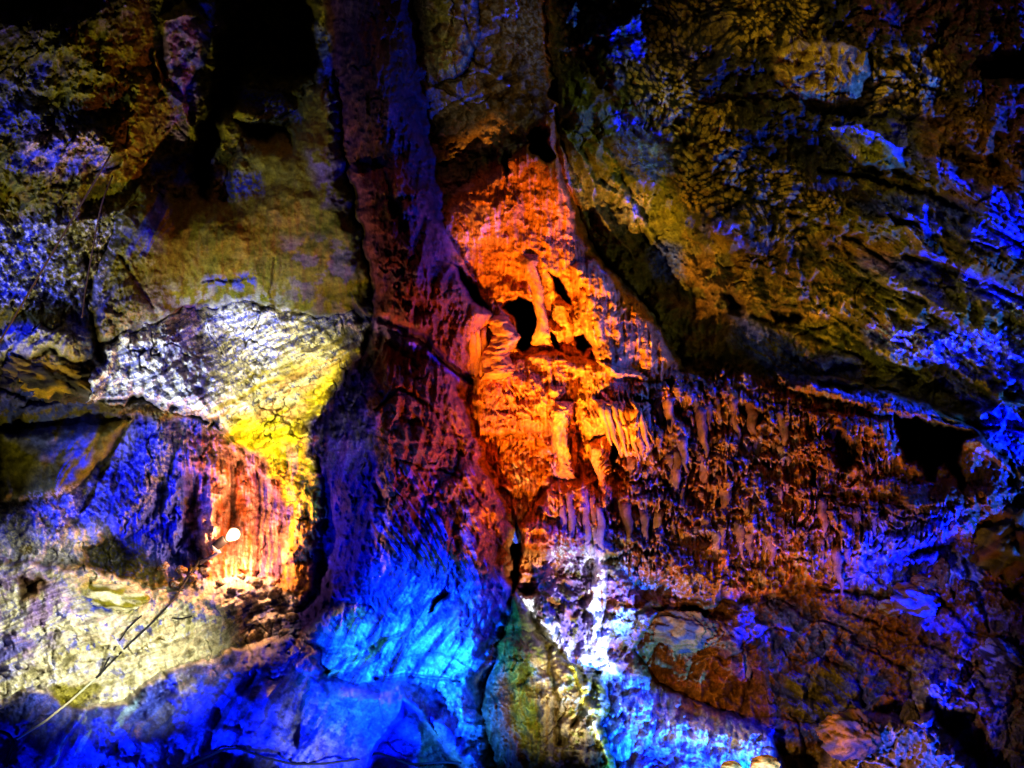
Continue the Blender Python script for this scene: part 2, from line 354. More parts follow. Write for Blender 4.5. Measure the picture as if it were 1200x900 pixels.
# ------------------------------------------------------------------ the masses of rock: outline, offset, bulge, width of the rounded edge
SHEETS = [
 # name, label, category, outline, offset, thickness, radius, warp
 ('rock_overhang', 'smooth olive rock overhang above the bright speckled ledge on the left', 'overhang',
  '140,250;180,215;215,235;262,235;275,165;340,165;360,100;392,80;402,170;415,240;432,320;440,378;400,379;335,373;300,358;262,364;215,368;180,384;148,396;118,404;100,350;122,290', .10, .60, 30, 2.0),
 ('flowstone_ledge', 'pale ledge of speckled flowstone bending down into a yellow pillar', 'flowstone ledge',
  '100,474;108,440;128,404;160,384;200,366;240,356;290,350;340,366;440,372;440,420;405,455;380,500;390,560;400,600;398,650;385,690;340,722;322,702;334,650;346,600;322,560;300,532;264,514;228,490;165,468', .34, .22, 9, 3.5),
 ('rock_slope', 'white and cream rock slope below the lit bulb', 'rock slope',
  '-420,640;0,655;60,664;125,668;170,690;215,694;240,680;300,676;335,690;352,712;392,738;400,790;330,800;0,900;-420,900', .22, .25, 14, 1.2),
 ('flowstone_formation', 'bright orange flowstone formation with a round black cave in its middle', 'flowstone',
  '596,186;618,168;640,134;652,146;664,190;676,240;690,280;705,304;742,340;770,378;792,412;806,442;830,470;800,560;760,620;730,690;600,690;560,640;480,540;480,400;500,280;528,230', .10, .40, 18, .8),
 ('dripstone_cascade', 'wide rust brown cascade of dripstone tiers beneath the right hand wall', 'dripstone cascade',
  '770,446;800,440;860,436;910,446;960,452;1010,462;1060,470;1110,490;1150,515;1178,545;1190,580;1180,606;1140,630;1080,650;1010,668;960,690;900,704;840,712;770,720;730,705;690,670;700,600;740,540;760,490', .14, .28, 34, 3.2),
 ('flowstone_column', 'tall dark red and violet flowstone column rising to the roof', 'flowstone column',
  '370,-330;378,0;386,60;400,110;404,170;414,235;430,300;438,345;424,412;398,448;368,496;362,530;376,560;386,610;380,660;362,705;326,742;326,800;380,900;470,1000;560,1130;660,1130;610,960;584,860;572,800;592,745;603,700;606,650;602,602;586,562;562,512;550,462;551,404;576,368;556,340;532,304;522,250;502,150;488,60;482,0;480,-330', .24, .95, 52, 1.6),
 ('calcite_flow', 'white calcite flow spilling between the orange flowstone and the bottom edge', 'calcite flow',
  '604,690;622,700;650,652;690,630;720,650;745,690;770,720;740,760;770,800;820,826;860,838;902,858;922,905;940,1130;700,1130;722,900;700,850;664,790;640,760', .34, .35, 18, 1.0),
 ('rock_mound', 'small brown rock mound rising at the bottom right edge', 'rock mound',
  '950,960;968,880;985,846;1010,838;1060,842;1092,838;1110,862;1150,905;1180,960;1180,1130;950,1130', .6, .5, 24, 1.2),
 ('rock_spur', 'green and brown rock spur standing at the bottom between blue and white flows', 'rock spur',
  '603,686;612,704;634,742;662,772;682,786;702,788;714,806;716,826;706,846;716,880;730,930;740,1130;560,1130;580,900;568,870;560,830;572,795;588,750;598,715', .62, .55, 26, .8),
 ('foreground_rock', 'big smooth blue rock across the bottom left foreground', 'foreground rock',
  '-420,830;-60,830;0,822;30,812;58,806;70,828;105,829;150,826;165,806;200,788;262,768;340,746;372,758;385,790;410,797;445,796;480,802;500,814;506,845;526,884;548,914;560,1130;-420,1130', 1.0, .45, 16, 1.4),
]
DEP = []       # macro depth per sheet (nan outside)
for (nm, lb, ct, spec, off, thick, rad, wp) in SHEETS:
    pts = prs(spec); sl = bbox(pts, 14)
    s = np.full_like(X, -99.); s[sl] = sdf(pts, sl, wp)
    d = BASE + off - .12 + thick * prof(s / rad) + np.minimum(s, 0) * .10
    d[s < -9] = np.nan
    DEP.append((d, s))
hole('428,900;434,880;465,838;472,820;486,826;500,845;525,876;556,912;556,980;420,980', .8, 10, .6)
WALLMAX = np.fmax.reduce([BASE] + [d for d, s in DEP]) + HT     # nearest surface at each place
COVER = np.fmax.reduce([s for d, s in DEP])

def depth_at(px, py):
    i = min(max(np.searchsorted(AX, px), 0), W - 1); j = min(max(np.searchsorted(AY, py), 0), H - 1)
    return float(WALLMAX[j, i])

# ------------------------------------------------------------------ rock colours: minerals, with coloured lamplight and shade painted in
K = dict(ol=(.22,.20,.016), dol=(.10,.092,.008), gr=(.22,.19,.12), ru=(.56,.16,.018), rb=(.30,.08,.016), br=(.17,.08,.012),
         pa=(.70,.66,.50), wh=(.86,.84,.82), bl=(.035,.06,.50), vb=(.24,.15,.42), oc=(.46,.28,.03), ye=(.85,.72,.02), bk=(.012,.012,.012),
         dk=(.045,.038,.035), gn=(.12,.14,.012), cy=(.30,.55,.75), pu=(.13,.038,.045), db=(.014,.010,.13), tan=(.42,.30,.11), gb=(.30,.31,.42), og=(.68,.26,.04), sb=(.07,.11,.60), pk=(.75,.45,.35))  # the blues stand in for blue lamplight on the rock
C = np.empty((H, W, 3)); C[:] = (.13, .10, .025)

def std(a): return (a - a.mean()) / (a.std() + 1e-9)
PAT = {
 'n': std(fbm(XW / 30, YW / 30, 61, 5, .6)), 'm': std(fbm(XW / 13, YW / 13, 62, 4, .65)), 'f': std(fbm(X / 5, Y / 5, 63, 3, .7)),
 'v': std(fbm((X + 5 * n_mid) / 6, Y / 55, 64, 4, .6)), 'd': std(fbm(*rot(33, 60, 10, XW, YW), 65, 5, .65)),
 'l': std(fbm(*rot(-25, 50, 7, XW, YW), 66, 5, .65)), 'a': std(fbm(*rot(120, 80, 12, XW, YW), 67, 5, .6)),
 'r': std(fbm(*rot(62, 40, 6, XW, YW), 68, 4, .6)), 'p': std(pop + .4 * popb), 's': std(shelf2 + .6 * n_sml + .7 * n_mid), 'e': std(crack2 + .8 * crack + .3 * n_sml),
 'o': None}

def paint(spec, key, op=1.0, fe=8, pat='o', th=0.0, w=.45, warp=1.6):
    pts = prs(spec); sl = bbox(pts, fe + 12)
    m = sm(-fe, fe, sdf(pts, sl, warp)) * op
    if PAT[pat] is not None:
        m = m * sm(th - w, th + w, PAT[pat][sl])
    C[sl] += (np.array(K[key]) - C[sl]) * m[..., None]

FULL = '-450,-350;1650,-350;1650,1150;-450,1150'
paint(FULL, 'br', .6, 5, 'n', .2); paint(FULL, 'dk', .6, 5, 'e', .8)
# --- upper left
UL = '-420,-330;400,-330;400,100;440,380;330,372;150,390;100,420;-420,400'
paint(UL, 'ol', .75, 20, 'n', -.3); paint(UL, 'gn', .4, 20, 'm', .4); paint(UL, 'oc', .3, 10, 'f', 1.0)
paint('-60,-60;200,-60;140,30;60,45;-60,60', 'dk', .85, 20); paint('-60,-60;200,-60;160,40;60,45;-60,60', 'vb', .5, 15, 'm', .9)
paint('60,20;180,50;205,130;150,140;140,190;60,150;40,90', 'ol', .8, 12, 'n', -.6); paint('70,50;105,50;100,90;60,80', 'tan', .6, 8, 'p', .6)
paint('-40,70;60,70;55,135;-40,130', 'bl', .6, 10, 'n', .2); paint('-40,120;110,130;130,160;60,160;-40,165', 'bl', .8, 8, 'f', -.3)
paint('-40,90;50,85;40,125;-40,128', 'gb', .5, 8, 'm', .3)
paint('30,150;110,148;145,175;125,200;60,215;25,190', 'pk', .85, 8, 'f', -.5); paint('30,150;110,148;145,175;125,200;60,215;25,190', 'bl', .8, 6, 'l', .6)
paint('10,180;130,180;150,195;60,205;10,200', 'bl', .8, 5, 'm', -.2)
paint('120,150;180,140;185,180;150,200;130,190', 'ol', .9, 6); paint('125,165;170,150;165,195;140,195', 'oc', .4, 6, 'm', .2)
paint('-40,250;70,240;160,265;190,320;150,350;-40,350', 'gb', .9, 12, 'f', -.1); paint('-40,250;50,245;60,350;-40,360', 'bl', .9, 12, 'm', .1)
paint('100,270;190,280;195,330;150,360;110,330', 'oc', .7, 10, 'f', -.1); paint('-40,240;190,250;190,350;-40,360', 'wh', .75, 12, 'f', 1.0, .25)
paint('-40,205;100,205;95,260;-40,260', 'ol', .8, 8); paint('-40,205;100,205;95,260;-40,260', 'br', .6, 8, 'm', .2)
paint('150,220;260,235;330,110;400,100;430,240;440,378;330,370;215,366;150,385;120,330', 'ol', .9, 10)
paint('260,260;420,240;440,378;330,370;200,366;240,300', 'gn', .5, 20, 'n', .1); paint('170,240;420,200;440,378;300,370;150,380', 'br', .45, 10, 'v', .5)
paint('330,280;425,280;438,375;340,370', 'vb', .3, 14, 'n', .2); paint('175,245;160,285;140,280;165,240;150,310;200,240', 'bl', .5, 6, 'd', 0)
paint('190,205;200,260;175,300;150,300;165,260', 'bl', .85, 6, 'a', .1); paint('240,325;300,320;300,335;245,340', 'bl', .9, 5, 'm', -.2)
paint('175,190;245,180;258,205;215,215;180,205', 'bl', .95, 6, 'n', -1.0); paint('260,205;300,205;310,228;265,232', 'bl', .9, 7, 'f', -.3)
paint('275,105;330,108;350,140;320,130;290,122', 'bl', .85, 7, 'f', -.3); paint('360,180;400,170;412,240;380,240', 'vb', .7, 10, 'n', -.3)
paint('186,50;205,20;240,0;280,-20;280,20;215,60;235,110;222,150;210,170;195,150;215,120;195,95', 'vb', .9, 5, 'm', -.8); paint('186,50;205,20;235,60;225,130;205,160;195,95', 'bl', .7, 6, 'n', .2)
paint('240,-20;275,-10;272,15;248,22;240,10', 'gr', .8, 5); paint('372,30;400,60;408,150;412,210;398,200;385,120;368,60', 'sb', .9, 6, 'm', -.6)
# --- left middle: round rock, alcove, ledge
paint('-40,400;30,378;80,390;100,412;95,440;60,420;20,418;-40,440', 'pa', .9, 6); paint('10,380;35,376;45,385;25,392;5,390', 'bl', .9, 4)
paint('75,395;100,412;100,445;80,430', 'oc', .6, 6); paint('-30,425;60,410;105,440;100,470;60,470;-30,460', 'dk', .85, 6); paint('30,415;100,425;105,455;80,465', 'oc', .7, 5, 'f', .2)
paint('80,370;100,365;115,420;125,440;100,420', 'bl', .9, 5, 'n', -1.2)
paint('115,350;200,330;180,370;140,410;120,400', 'gb', .8, 8, 'f', .1); paint('115,350;200,330;180,370;140,410;120,400', 'ol', .6, 8, 'm', .2)
paint('80,480;60,400;110,330;200,340;330,345;330,385;200,420', 'gb', .6, 22, 'm', .2); paint('90,470;80,400;120,350;200,350;200,420', 'oc', .5, 16, 'f', .6)
LED = '104,472;108,440;128,404;160,384;200,366;240,356;290,350;340,366;440,372;440,420;405,455;365,500;300,500;250,505;228,490;165,468'
paint(LED, 'wh', .95, 4); paint(LED, 'sb', .8, 4, 'l', .25, .3); paint(LED, 'ol', .6, 5, 'l', 1.0, .3); paint(LED, 'bl', .6, 4, 'f', .8, .3); paint(LED, 'ol', .5, 5, 'm', 1.2, .3); paint(LED, 'dk', .8, 5, 'e', 1.3, .4); paint(LED, 'bl', .6, 5, 'f', 1.0)
paint('110,470;200,400;260,430;220,480', 'gb', .5, 10, 'l', 0); paint('230,480;300,440;420,385;430,420;390,470;340,500;280,515', 'ye', .6, 20, 'l', -.2); paint('250,490;420,400;430,425;390,480;300,520', 'pk', .8, 12, 'l', .2)
paint('280,490;350,470;430,395;420,420;365,500;380,560;385,640;360,690;335,710;330,660;345,600;320,560;300,530;262,514', 'ye', .95, 7); paint('350,610;388,600;385,680;340,720;322,702;335,650', 'og', .85, 12)
paint('300,470;360,455;400,420;400,440;340,500;290,505', 'pk', .75, 9, 'l', -.2); paint('320,540;390,560;388,680;330,715', 'br', .55, 6, 'f', .5); paint('280,490;420,400;385,640;340,600', 'dk', .7, 6, 'e', 1.5, .4)
paint('330,520;350,530;352,600;340,570', 'pk', .6, 6, 'v', 0)
paint('350,505;372,455;405,410;440,380;440,420;405,455;370,505', 'ye', .75, 8, 'l', -.6, .8)
# alcove wall
paint('130,490;235,495;240,540;235,640;215,670;150,655;125,600', 'bl', .95, 8, 'n', -1.6); paint('130,540;170,500;220,500;200,560;150,620;120,600', 'gb', .65, 10, 'f', .2); paint('160,520;205,540;180,600;140,640', 'bk', .5, 10, 'm', .7)
paint('200,500;260,510;255,600;225,600;215,560', 'vb', .8, 8, 'v', -.6); paint('225,505;262,515;262,570;235,580', 'rb', .7, 6, 'm', 0)
paint('250,520;300,530;330,590;335,660;300,685;250,680;235,630;240,570', 'pk', .95, 8); paint('240,540;330,560;340,680;240,680', 'ru', .85, 6, 'v', .2); paint('300,560;345,600;335,680;300,680', 'vb', .85, 8, 'v', .0)
paint('215,590;232,590;236,640;222,645', 'br', .8, 6); paint('235,570;255,560;252,640;240,650', 'pk', .6, 6)
paint('300,550;325,590;318,600;300,570', 'bl', .8, 4, 'v', .2)
# --- far left
paint('-40,490;70,490;120,485;155,490;120,540;70,590;-40,600', 'dol', .95, 6); paint('-40,490;155,490;70,590;-40,600', 'ol', .4, 6, 'n', .2)
paint('0,455;100,450;120,485;90,530;60,540;-10,500', 'bl', .85, 8, 'n', -.3); paint('-40,440;100,440;110,470;-40,480', 'dk', .7, 8, 'm', .0); paint('75,490;118,490;105,540;70,575;60,560', 'bl', .95, 5, 'a', -.6); paint('118,490;155,492;125,540;110,560;112,520', 'dol', .9, 4)
paint('-40,600;70,590;130,540;150,500;165,500;135,570;130,630;150,660;80,660;-40,655', 'gb', .9, 6, 'n', -1.2); paint('-40,600;80,590;140,530;130,630;60,640;-40,640', 'bl', .8, 8, 'l', .3); paint('-40,600;130,560;120,650;-40,655', 'pa', .6, 8, 'f', .4)
paint('85,620;130,608;135,640;100,650;80,640', 'pa', .9, 8); paint('90,645;120,625;165,635;180,665;130,675;95,668', 'dol', .9, 6, 'm', -.6); paint('100,625;180,630;180,680;100,675', 'bl', .5, 6, 'f', .8)
paint('185,640;240,650;250,680;200,690', 'bl', .6, 8, 'm', .0)
LS = '-420,660;0,662;60,664;125,670;170,690;215,694;240,680;300,676;335,690;352,712;392,738;330,752;262,770;200,790;165,808;150,828;100,830;58,808;0,824;-420,840'
paint(LS, 'pa', .95, 4); paint(LS, 'wh', .7, 4, 'l', .4); paint(LS, 'oc', .4, 4, 'l', .7, .6); paint(LS, 'ol', .5, 4, 'n', .7); paint(LS, 'sb', .6, 4, 'm', 1.2); paint(LS, 'dk', .4, 4, 'm', 1.7, .3); paint('-40,650;60,660;120,700;60,760;20,780;-40,800', 'sb', .45, 14, 'l', .2)
paint('-40,680;40,670;80,690;70,740;30,780;-40,800', 'vb', .8, 12, 'n', -.2); paint('-40,740;40,740;20,800;-40,815', 'sb', .6, 12, 'l', -.1); paint('20,680;45,672;62,680;40,705;25,705', 'br', .9, 5)
paint('80,690;110,680;160,690;175,705;150,715;110,710', 'ol', .75, 4, 'o'); paint('97,702;110,700;132,706;135,718;110,716', 'bl', .98, 3)
paint('200,690;300,678;345,700;360,740;300,735;260,730;210,720', 'gb', .7, 8, 'l', 0); paint('190,690;350,690;360,735;240,735', 'bl', .75, 5, 'm', .7); paint('60,720;180,700;240,720;100,770', 'bl', .6, 6, 'm', 1.1, .3)
paint('60,805;125,798;110,815;90,835;66,830', 'ol', .9, 4); paint('150,780;240,740;260,760;160,810', 'pa', .6, 8)
paint('140,740;260,720;280,750;180,790', 'tan', .3, 12, 'l', 0)
# --- foreground rock, blue lamplight painted into it
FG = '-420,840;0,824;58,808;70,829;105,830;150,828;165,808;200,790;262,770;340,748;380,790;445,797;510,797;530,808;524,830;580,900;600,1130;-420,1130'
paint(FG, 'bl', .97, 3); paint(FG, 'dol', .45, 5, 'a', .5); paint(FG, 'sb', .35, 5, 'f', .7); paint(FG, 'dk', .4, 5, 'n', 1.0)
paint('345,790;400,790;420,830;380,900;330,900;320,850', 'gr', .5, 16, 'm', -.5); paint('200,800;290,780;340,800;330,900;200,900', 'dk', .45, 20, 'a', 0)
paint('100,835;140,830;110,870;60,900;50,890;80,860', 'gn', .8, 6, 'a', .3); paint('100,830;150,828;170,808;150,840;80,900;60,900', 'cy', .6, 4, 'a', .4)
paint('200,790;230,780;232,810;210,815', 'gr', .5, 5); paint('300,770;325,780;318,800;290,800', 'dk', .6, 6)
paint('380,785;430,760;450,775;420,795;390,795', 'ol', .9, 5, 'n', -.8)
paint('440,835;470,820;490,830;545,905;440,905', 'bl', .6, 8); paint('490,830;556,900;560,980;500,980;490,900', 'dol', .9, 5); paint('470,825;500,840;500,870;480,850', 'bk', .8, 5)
# --- top centre: dark recess and hanging rock
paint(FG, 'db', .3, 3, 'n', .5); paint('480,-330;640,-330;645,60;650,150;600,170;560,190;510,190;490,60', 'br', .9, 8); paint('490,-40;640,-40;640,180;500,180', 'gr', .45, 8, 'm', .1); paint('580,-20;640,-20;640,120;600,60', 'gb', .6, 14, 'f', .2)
paint('490,40;560,40;545,90;515,95', 'ol', .6, 8, 'm', -.2); paint('500,-30;530,-30;530,30;495,40', 'ol', .6, 6, 'n', -.4); paint('500,110;560,110;600,150;560,190;520,180', 'tan', .25, 10); paint('500,180;560,180;580,190;540,208;515,205', 'gn', .6, 6, 'v', 0)
paint('590,60;645,60;645,140;600,130', 'sb', .35, 10, 'm', .7)
paint('630,-60;645,-60;655,90;665,140;650,160;640,90', 'ru', .7, 4, 'm', -.8)
# --- column
TK = '370,-330;378,0;386,60;402,170;430,300;438,345;424,412;368,496;362,530;386,610;362,705;326,742;400,800;600,800;606,602;562,512;550,404;576,368;532,304;502,150;480,0;480,-330'
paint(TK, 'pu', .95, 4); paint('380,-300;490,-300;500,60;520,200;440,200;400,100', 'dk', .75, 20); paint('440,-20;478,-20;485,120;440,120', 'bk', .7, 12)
paint('400,150;510,150;525,250;560,350;440,360;425,260', 'rb', .35, 12, 'n', 0); paint('445,-60;490,-60;504,120;524,260;500,280;465,170', 'bk', .75, 12); paint('445,210;470,215;475,255;450,255', 'ol', .35, 6, 'm', .2)  # black painted along the column top to hold down blue spill
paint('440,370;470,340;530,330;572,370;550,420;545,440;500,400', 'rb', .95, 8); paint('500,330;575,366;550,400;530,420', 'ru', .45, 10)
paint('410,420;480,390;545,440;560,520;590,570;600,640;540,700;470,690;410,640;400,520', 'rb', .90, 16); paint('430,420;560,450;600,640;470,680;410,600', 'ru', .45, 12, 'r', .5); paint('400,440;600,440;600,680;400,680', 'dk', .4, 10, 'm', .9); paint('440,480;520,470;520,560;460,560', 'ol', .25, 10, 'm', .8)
paint('355,500;395,450;425,440;440,560;425,690;370,700;385,610', 'db', .95, 10, 'n', -1.4); paint('400,440;425,420;430,350;442,350;440,430;420,470;390,500', 'bk', .7, 8)  # left flank of the column: shade painted in black-blue
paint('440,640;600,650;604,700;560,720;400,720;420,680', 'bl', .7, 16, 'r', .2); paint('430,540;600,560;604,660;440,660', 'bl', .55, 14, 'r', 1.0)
paint('372,500;400,462;436,400;450,470;446,600;425,650;395,650;385,590', 'bk', .75, 10, 'n', -.8, .8); paint('372,500;420,450;440,520;430,650;395,660', 'db', .8, 8, 'a', .2); paint('415,340;440,340;425,420;400,450;395,430', 'db', .6, 8, 'r', 0); paint('394,562;406,566;410,600;398,606', 'og', .8, 4); paint('376,610;410,600;420,700;350,740;360,700', 'db', .9, 8)  # more painted shade on the column's left flank
paint('432,375;450,372;500,400;548,440;545,450;495,412;440,392', 'vb', .8, 4)
# apron: glow of the blue floor lamps put into the colour
AP = '326,742;365,705;400,670;450,660;520,680;600,690;592,745;566,800;572,860;600,900;600,1130;580,930;545,860;524,830;530,806;510,796;445,795;400,797;372,758'
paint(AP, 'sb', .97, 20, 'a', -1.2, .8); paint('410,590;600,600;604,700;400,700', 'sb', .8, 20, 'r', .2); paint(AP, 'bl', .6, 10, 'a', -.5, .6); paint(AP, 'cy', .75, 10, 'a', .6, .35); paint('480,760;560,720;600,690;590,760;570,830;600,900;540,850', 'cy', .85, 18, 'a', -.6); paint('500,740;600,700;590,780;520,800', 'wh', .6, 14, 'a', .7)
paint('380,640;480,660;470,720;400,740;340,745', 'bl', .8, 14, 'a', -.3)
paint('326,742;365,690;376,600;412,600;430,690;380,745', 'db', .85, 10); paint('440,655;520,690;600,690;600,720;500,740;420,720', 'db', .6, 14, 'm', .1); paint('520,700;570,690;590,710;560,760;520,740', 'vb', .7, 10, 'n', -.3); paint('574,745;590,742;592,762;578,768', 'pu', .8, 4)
paint('385,715;425,708;440,725;420,750;390,745', 'ol', .8, 5, 'm', .0); paint('400,760;440,752;445,765;395,790;375,795', 'ol', .9, 4, 'n', -.7); paint('440,748;475,742;460,755;440,760', 'ol', .8, 3)
paint('510,790;560,790;565,830;540,840;520,820', 'wh', .5, 6, 'f', .2); paint('540,840;560,850;575,900;550,900', 'cy', .5, 8)
# --- orange formation
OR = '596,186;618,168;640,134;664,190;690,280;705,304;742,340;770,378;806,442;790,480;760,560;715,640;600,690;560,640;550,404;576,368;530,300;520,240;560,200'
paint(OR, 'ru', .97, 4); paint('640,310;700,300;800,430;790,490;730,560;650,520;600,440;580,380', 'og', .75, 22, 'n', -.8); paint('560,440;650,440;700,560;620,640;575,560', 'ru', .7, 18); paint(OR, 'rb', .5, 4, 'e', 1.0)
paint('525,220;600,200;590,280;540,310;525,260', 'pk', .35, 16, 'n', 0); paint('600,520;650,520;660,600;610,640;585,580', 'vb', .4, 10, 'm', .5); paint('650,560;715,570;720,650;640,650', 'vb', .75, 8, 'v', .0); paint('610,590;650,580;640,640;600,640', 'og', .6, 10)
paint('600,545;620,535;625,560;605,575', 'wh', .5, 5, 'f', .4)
# --- cascade
CA = '770,446;860,436;960,452;1060,470;1110,490;1178,545;1190,590;1140,630;1080,650;960,690;840,712;770,720;700,690;690,640;740,540;760,490'
paint(CA, 'ru', .35, 6); paint(CA, 'rb', .75, 5, 's', -.2); paint(CA, 'br', .8, 5, 'n', .4); paint(CA, 'sb', .6, 5, 'f', 1.2, .3); paint(CA, 'gb', .4, 5, 'v', 1.4, .3); paint(CA, 'ol', .4, 5, 'm', 1.3)
paint('700,470;850,440;900,520;860,600;740,600;700,540', 'og', .45, 25, 's', .1); paint('730,530;900,500;930,560;880,620;760,640;720,610', 'gb', .5, 14, 'f', .9, .3); paint('850,480;960,500;1000,620;880,640', 'gb', .25, 14, 'v', 1.0, .3)
paint('930,470;1060,480;1120,600;960,640;900,560', 'rb', .6, 20, 'm', -.4); paint('880,500;1010,490;1040,600;950,600', 'bk', .5, 14, 's', .8)
paint('1000,600;1080,570;1170,540;1180,600;1100,640;1020,650', 'br', .85, 14); paint('1010,600;1120,590;1140,640;1040,660', 'vb', .5, 14, 'f', .4)
paint('940,440;1060,462;1130,500;1190,570;1150,530;1060,480;960,456', 'gb', .85, 3, 'f', -.5); paint('900,450;1000,470;1100,495;1160,530;1140,500;1040,468', 'pu', .6, 6, 'd', 0)
# --- white flow
WF = '604,690;650,640;690,620;730,650;760,690;830,720;780,740;740,760;770,800;700,800;660,780;640,750'
paint(WF, 'vb', .75, 10, 'm', -.3); paint(WF, 'rb', .6, 8, 'n', .5); paint('660,610;720,600;750,650;700,680;640,650', 'wh', .85, 10, 'f', .5, .3); paint('640,600;760,600;820,660;800,700;700,690;640,640', 'gb', .75, 12, 'f', .6)
paint('606,695;625,700;650,740;690,770;720,800;700,795;660,780;625,740', 'wh', .85, 7, 'a', -.8); paint('686,625;706,625;710,690;706,750;728,800;700,795;684,770;692,700', 'wh', .96, 6, 'v', -1.0); paint('612,700;640,735;668,770;700,790;725,800;712,740;704,700;690,700;688,760;660,745;630,705', 'wh', .7, 6, 'a', -.2); paint('650,720;690,740;700,790;660,770', 'vb', .6, 6, 'm', .2)
paint('715,720;760,705;790,715;780,730;720,745', 'cy', .8, 6, 'm', -.4); paint('755,600;780,640;800,660;700,640', 'gn', .5, 8, 'f', .4)
paint('705,645;725,640;728,670;712,680', 'ol', .7, 5)
FL = '700,790;740,790;770,800;820,826;860,838;902,858;922,905;940,1130;700,1130;722,900;706,846;716,826'
paint(FL, 'sb', .97, 5); paint(FL, 'cy', .85, 6, 'v', .0); paint('715,800;800,830;900,860;900,880;760,860;720,860', 'wh', .55, 10, 'm', .0); paint('745,840;775,835;780,900;750,905', 'bk', .5, 6, 'v', .4); paint('740,840;755,842;750,900;742,900', 'og', .6, 3)  # blue and cyan lamplight put into the flow's colour
paint('750,875;800,870;870,885;860,910;750,920', 'bl', .8, 8)
# --- spur
SP = '603,686;612,704;634,742;662,772;682,786;702,788;716,826;706,846;730,930;740,1130;560,1130;568,870;560,830;572,795;588,750'
paint(SP, 'gn', .95, 3); paint('615,720;650,765;690,800;705,850;700,900;640,900;630,820;615,770', 'tan', .9, 7, 'n', -.9); paint('640,820;690,810;715,900;640,960;630,860', 'dk', .7, 12, 'n', -.3); paint('560,800;590,780;600,830;620,900;560,900', 'pu', .85, 8); paint('560,800;590,780;600,900;570,900', 'gr', .35, 8)
paint(SP, 'br', .5, 4, 'v', .3); paint('597,780;612,780;622,870;640,900;620,900;602,850', 'ol', .5, 5, 'v', 0); paint('664,776;684,788;700,850;720,900;712,900;690,840', 'ye', .55, 3); paint('680,788;708,790;716,826;706,846;694,830', 'gn', .7, 4); paint('603,690;625,740;640,780;620,760;600,720', 'gn', .8, 4); 
# --- upper right coral wall
UR = '645,-330;1650,-330;1650,560;1200,560;1150,500;1000,455;860,436;800,440;742,340;690,280;664,190;645,90'
paint(UR, 'dol', .8, 4); paint(UR, 'br', .6, 5, 'n', .3); paint(UR, 'ol', .5, 5, 'n', .9)
PP = '650,-330;1650,-330;1650,150;1190,300;1100,150;1020,140;980,200;990,250;930,340;870,280;820,290;795,240;780,160;720,100;660,50'
paint(PP, 'bk', .7, 8); paint('650,-40;880,-40;920,60;830,60;800,160;760,130;700,60;660,80', 'oc', .95, 10, 'p', .35, .45); paint('760,110;860,120;870,200;850,260;800,240;780,170', 'oc', .85, 10, 'p', .35, .45)  # base blackened first: painted shade in the gaps between grains
paint('690,20;750,20;770,90;720,70', 'bl', .55, 12, 'm', .2); paint('905,62;935,48;985,50;1018,60;1020,100;1010,120;960,128;915,110', 'oc', .98, 5); paint('905,62;985,50;1020,100;960,128;915,110', 'dk', .7, 5, 'e', 1.0)
paint('1030,60;1110,50;1125,90;1080,130;1030,130;1005,135', 'oc', .95, 8, 'p', .35, .45); paint('860,-40;960,-40;960,60;900,40;860,30', 'oc', .8, 10, 'p', .35, .45)
paint('860,180;940,200;1000,230;940,290;860,260;850,220', 'oc', .65, 12, 'p', .35, .45); paint('1000,-60;1260,-60;1260,110;1190,150;1130,100;1080,40;1000,40', 'pu', .8, 20, 'm', -.6); paint('1100,20;1200,20;1200,100;1120,90', 'dk', .6, 15, 'p', .3, .6)
paint('800,20;850,15;860,60;820,100;790,80', 'dk', .6, 14); paint('940,140;1020,190;1040,240;960,230;930,180', 'bk', .8, 10, 'p', -.6)
paint('1080,110;1180,130;1240,200;1240,260;1120,230;1080,180', 'br', .85, 12); paint('1080,140;1200,160;1240,260;1140,240;1090,200', 'ru', .28, 14, 'd', .3); paint('1160,120;1240,110;1240,200;1180,180', 'pu', .8, 12, 'f', -.2)
paint('965,150;1010,143;1058,172;1062,196;1030,200;1005,192', 'ol', .98, 4); paint('965,150;1010,143;1055,170;1010,165;1000,190', 'sb', .7, 4, 'f', -.3); paint('1030,140;1065,150;1070,190;1050,180', 'sb', .6, 6, 'n', -.6); paint('1000,160;1008,175;1005,190;996,178', 'tan', .6, 3)
# smooth wall next to the orange rock
paint('655,90;700,60;740,120;775,170;800,240;800,300;740,290;700,230;665,190', 'gn', .55, 10); paint('660,90;710,90;740,200;700,220;670,180', 'ol', .3, 8, 'a', 0); paint('680,70;720,100;730,120;700,130', 'br', .7, 6)
paint('720,130;775,160;785,200;760,215;720,180', 'sb', .95, 8, 'f', -.6); paint('740,160;780,170;775,200;750,200', 'cy', .4, 7, 'm', 0); paint('670,200;720,205;760,240;740,280;700,260;680,230', 'gb', .8, 8, 'a', -.4); paint('670,200;760,230;745,300;690,280', 'pk', .35, 8, 'f', .3)
paint('690,255;740,270;750,290;710,285', 'oc', .7, 5, 'p', .1); paint('685,285;720,290;750,310;720,310;690,300', 'dol', .9, 5); paint('760,280;800,290;790,320;765,330', 'bl', .95, 7, 'm', -.5); paint('700,310;742,330;790,400;806,440;780,400;742,345', 'gb', .8, 4, 'f', -.1)
paint('670,150;700,180;740,260;790,330;850,420;806,440;742,340;700,304;680,250', 'dol', .75, 12); paint('800,300;870,290;880,350;840,420;800,400;780,350', 'br', .8, 12, 'n', -.6); paint('820,250;880,240;870,290;830,290', 'bl', .7, 8, 'n', .1); paint('830,265;870,260;870,290;840,295', 'oc', .6, 6)  # wall beside the orange rock painted darker against lamp spill
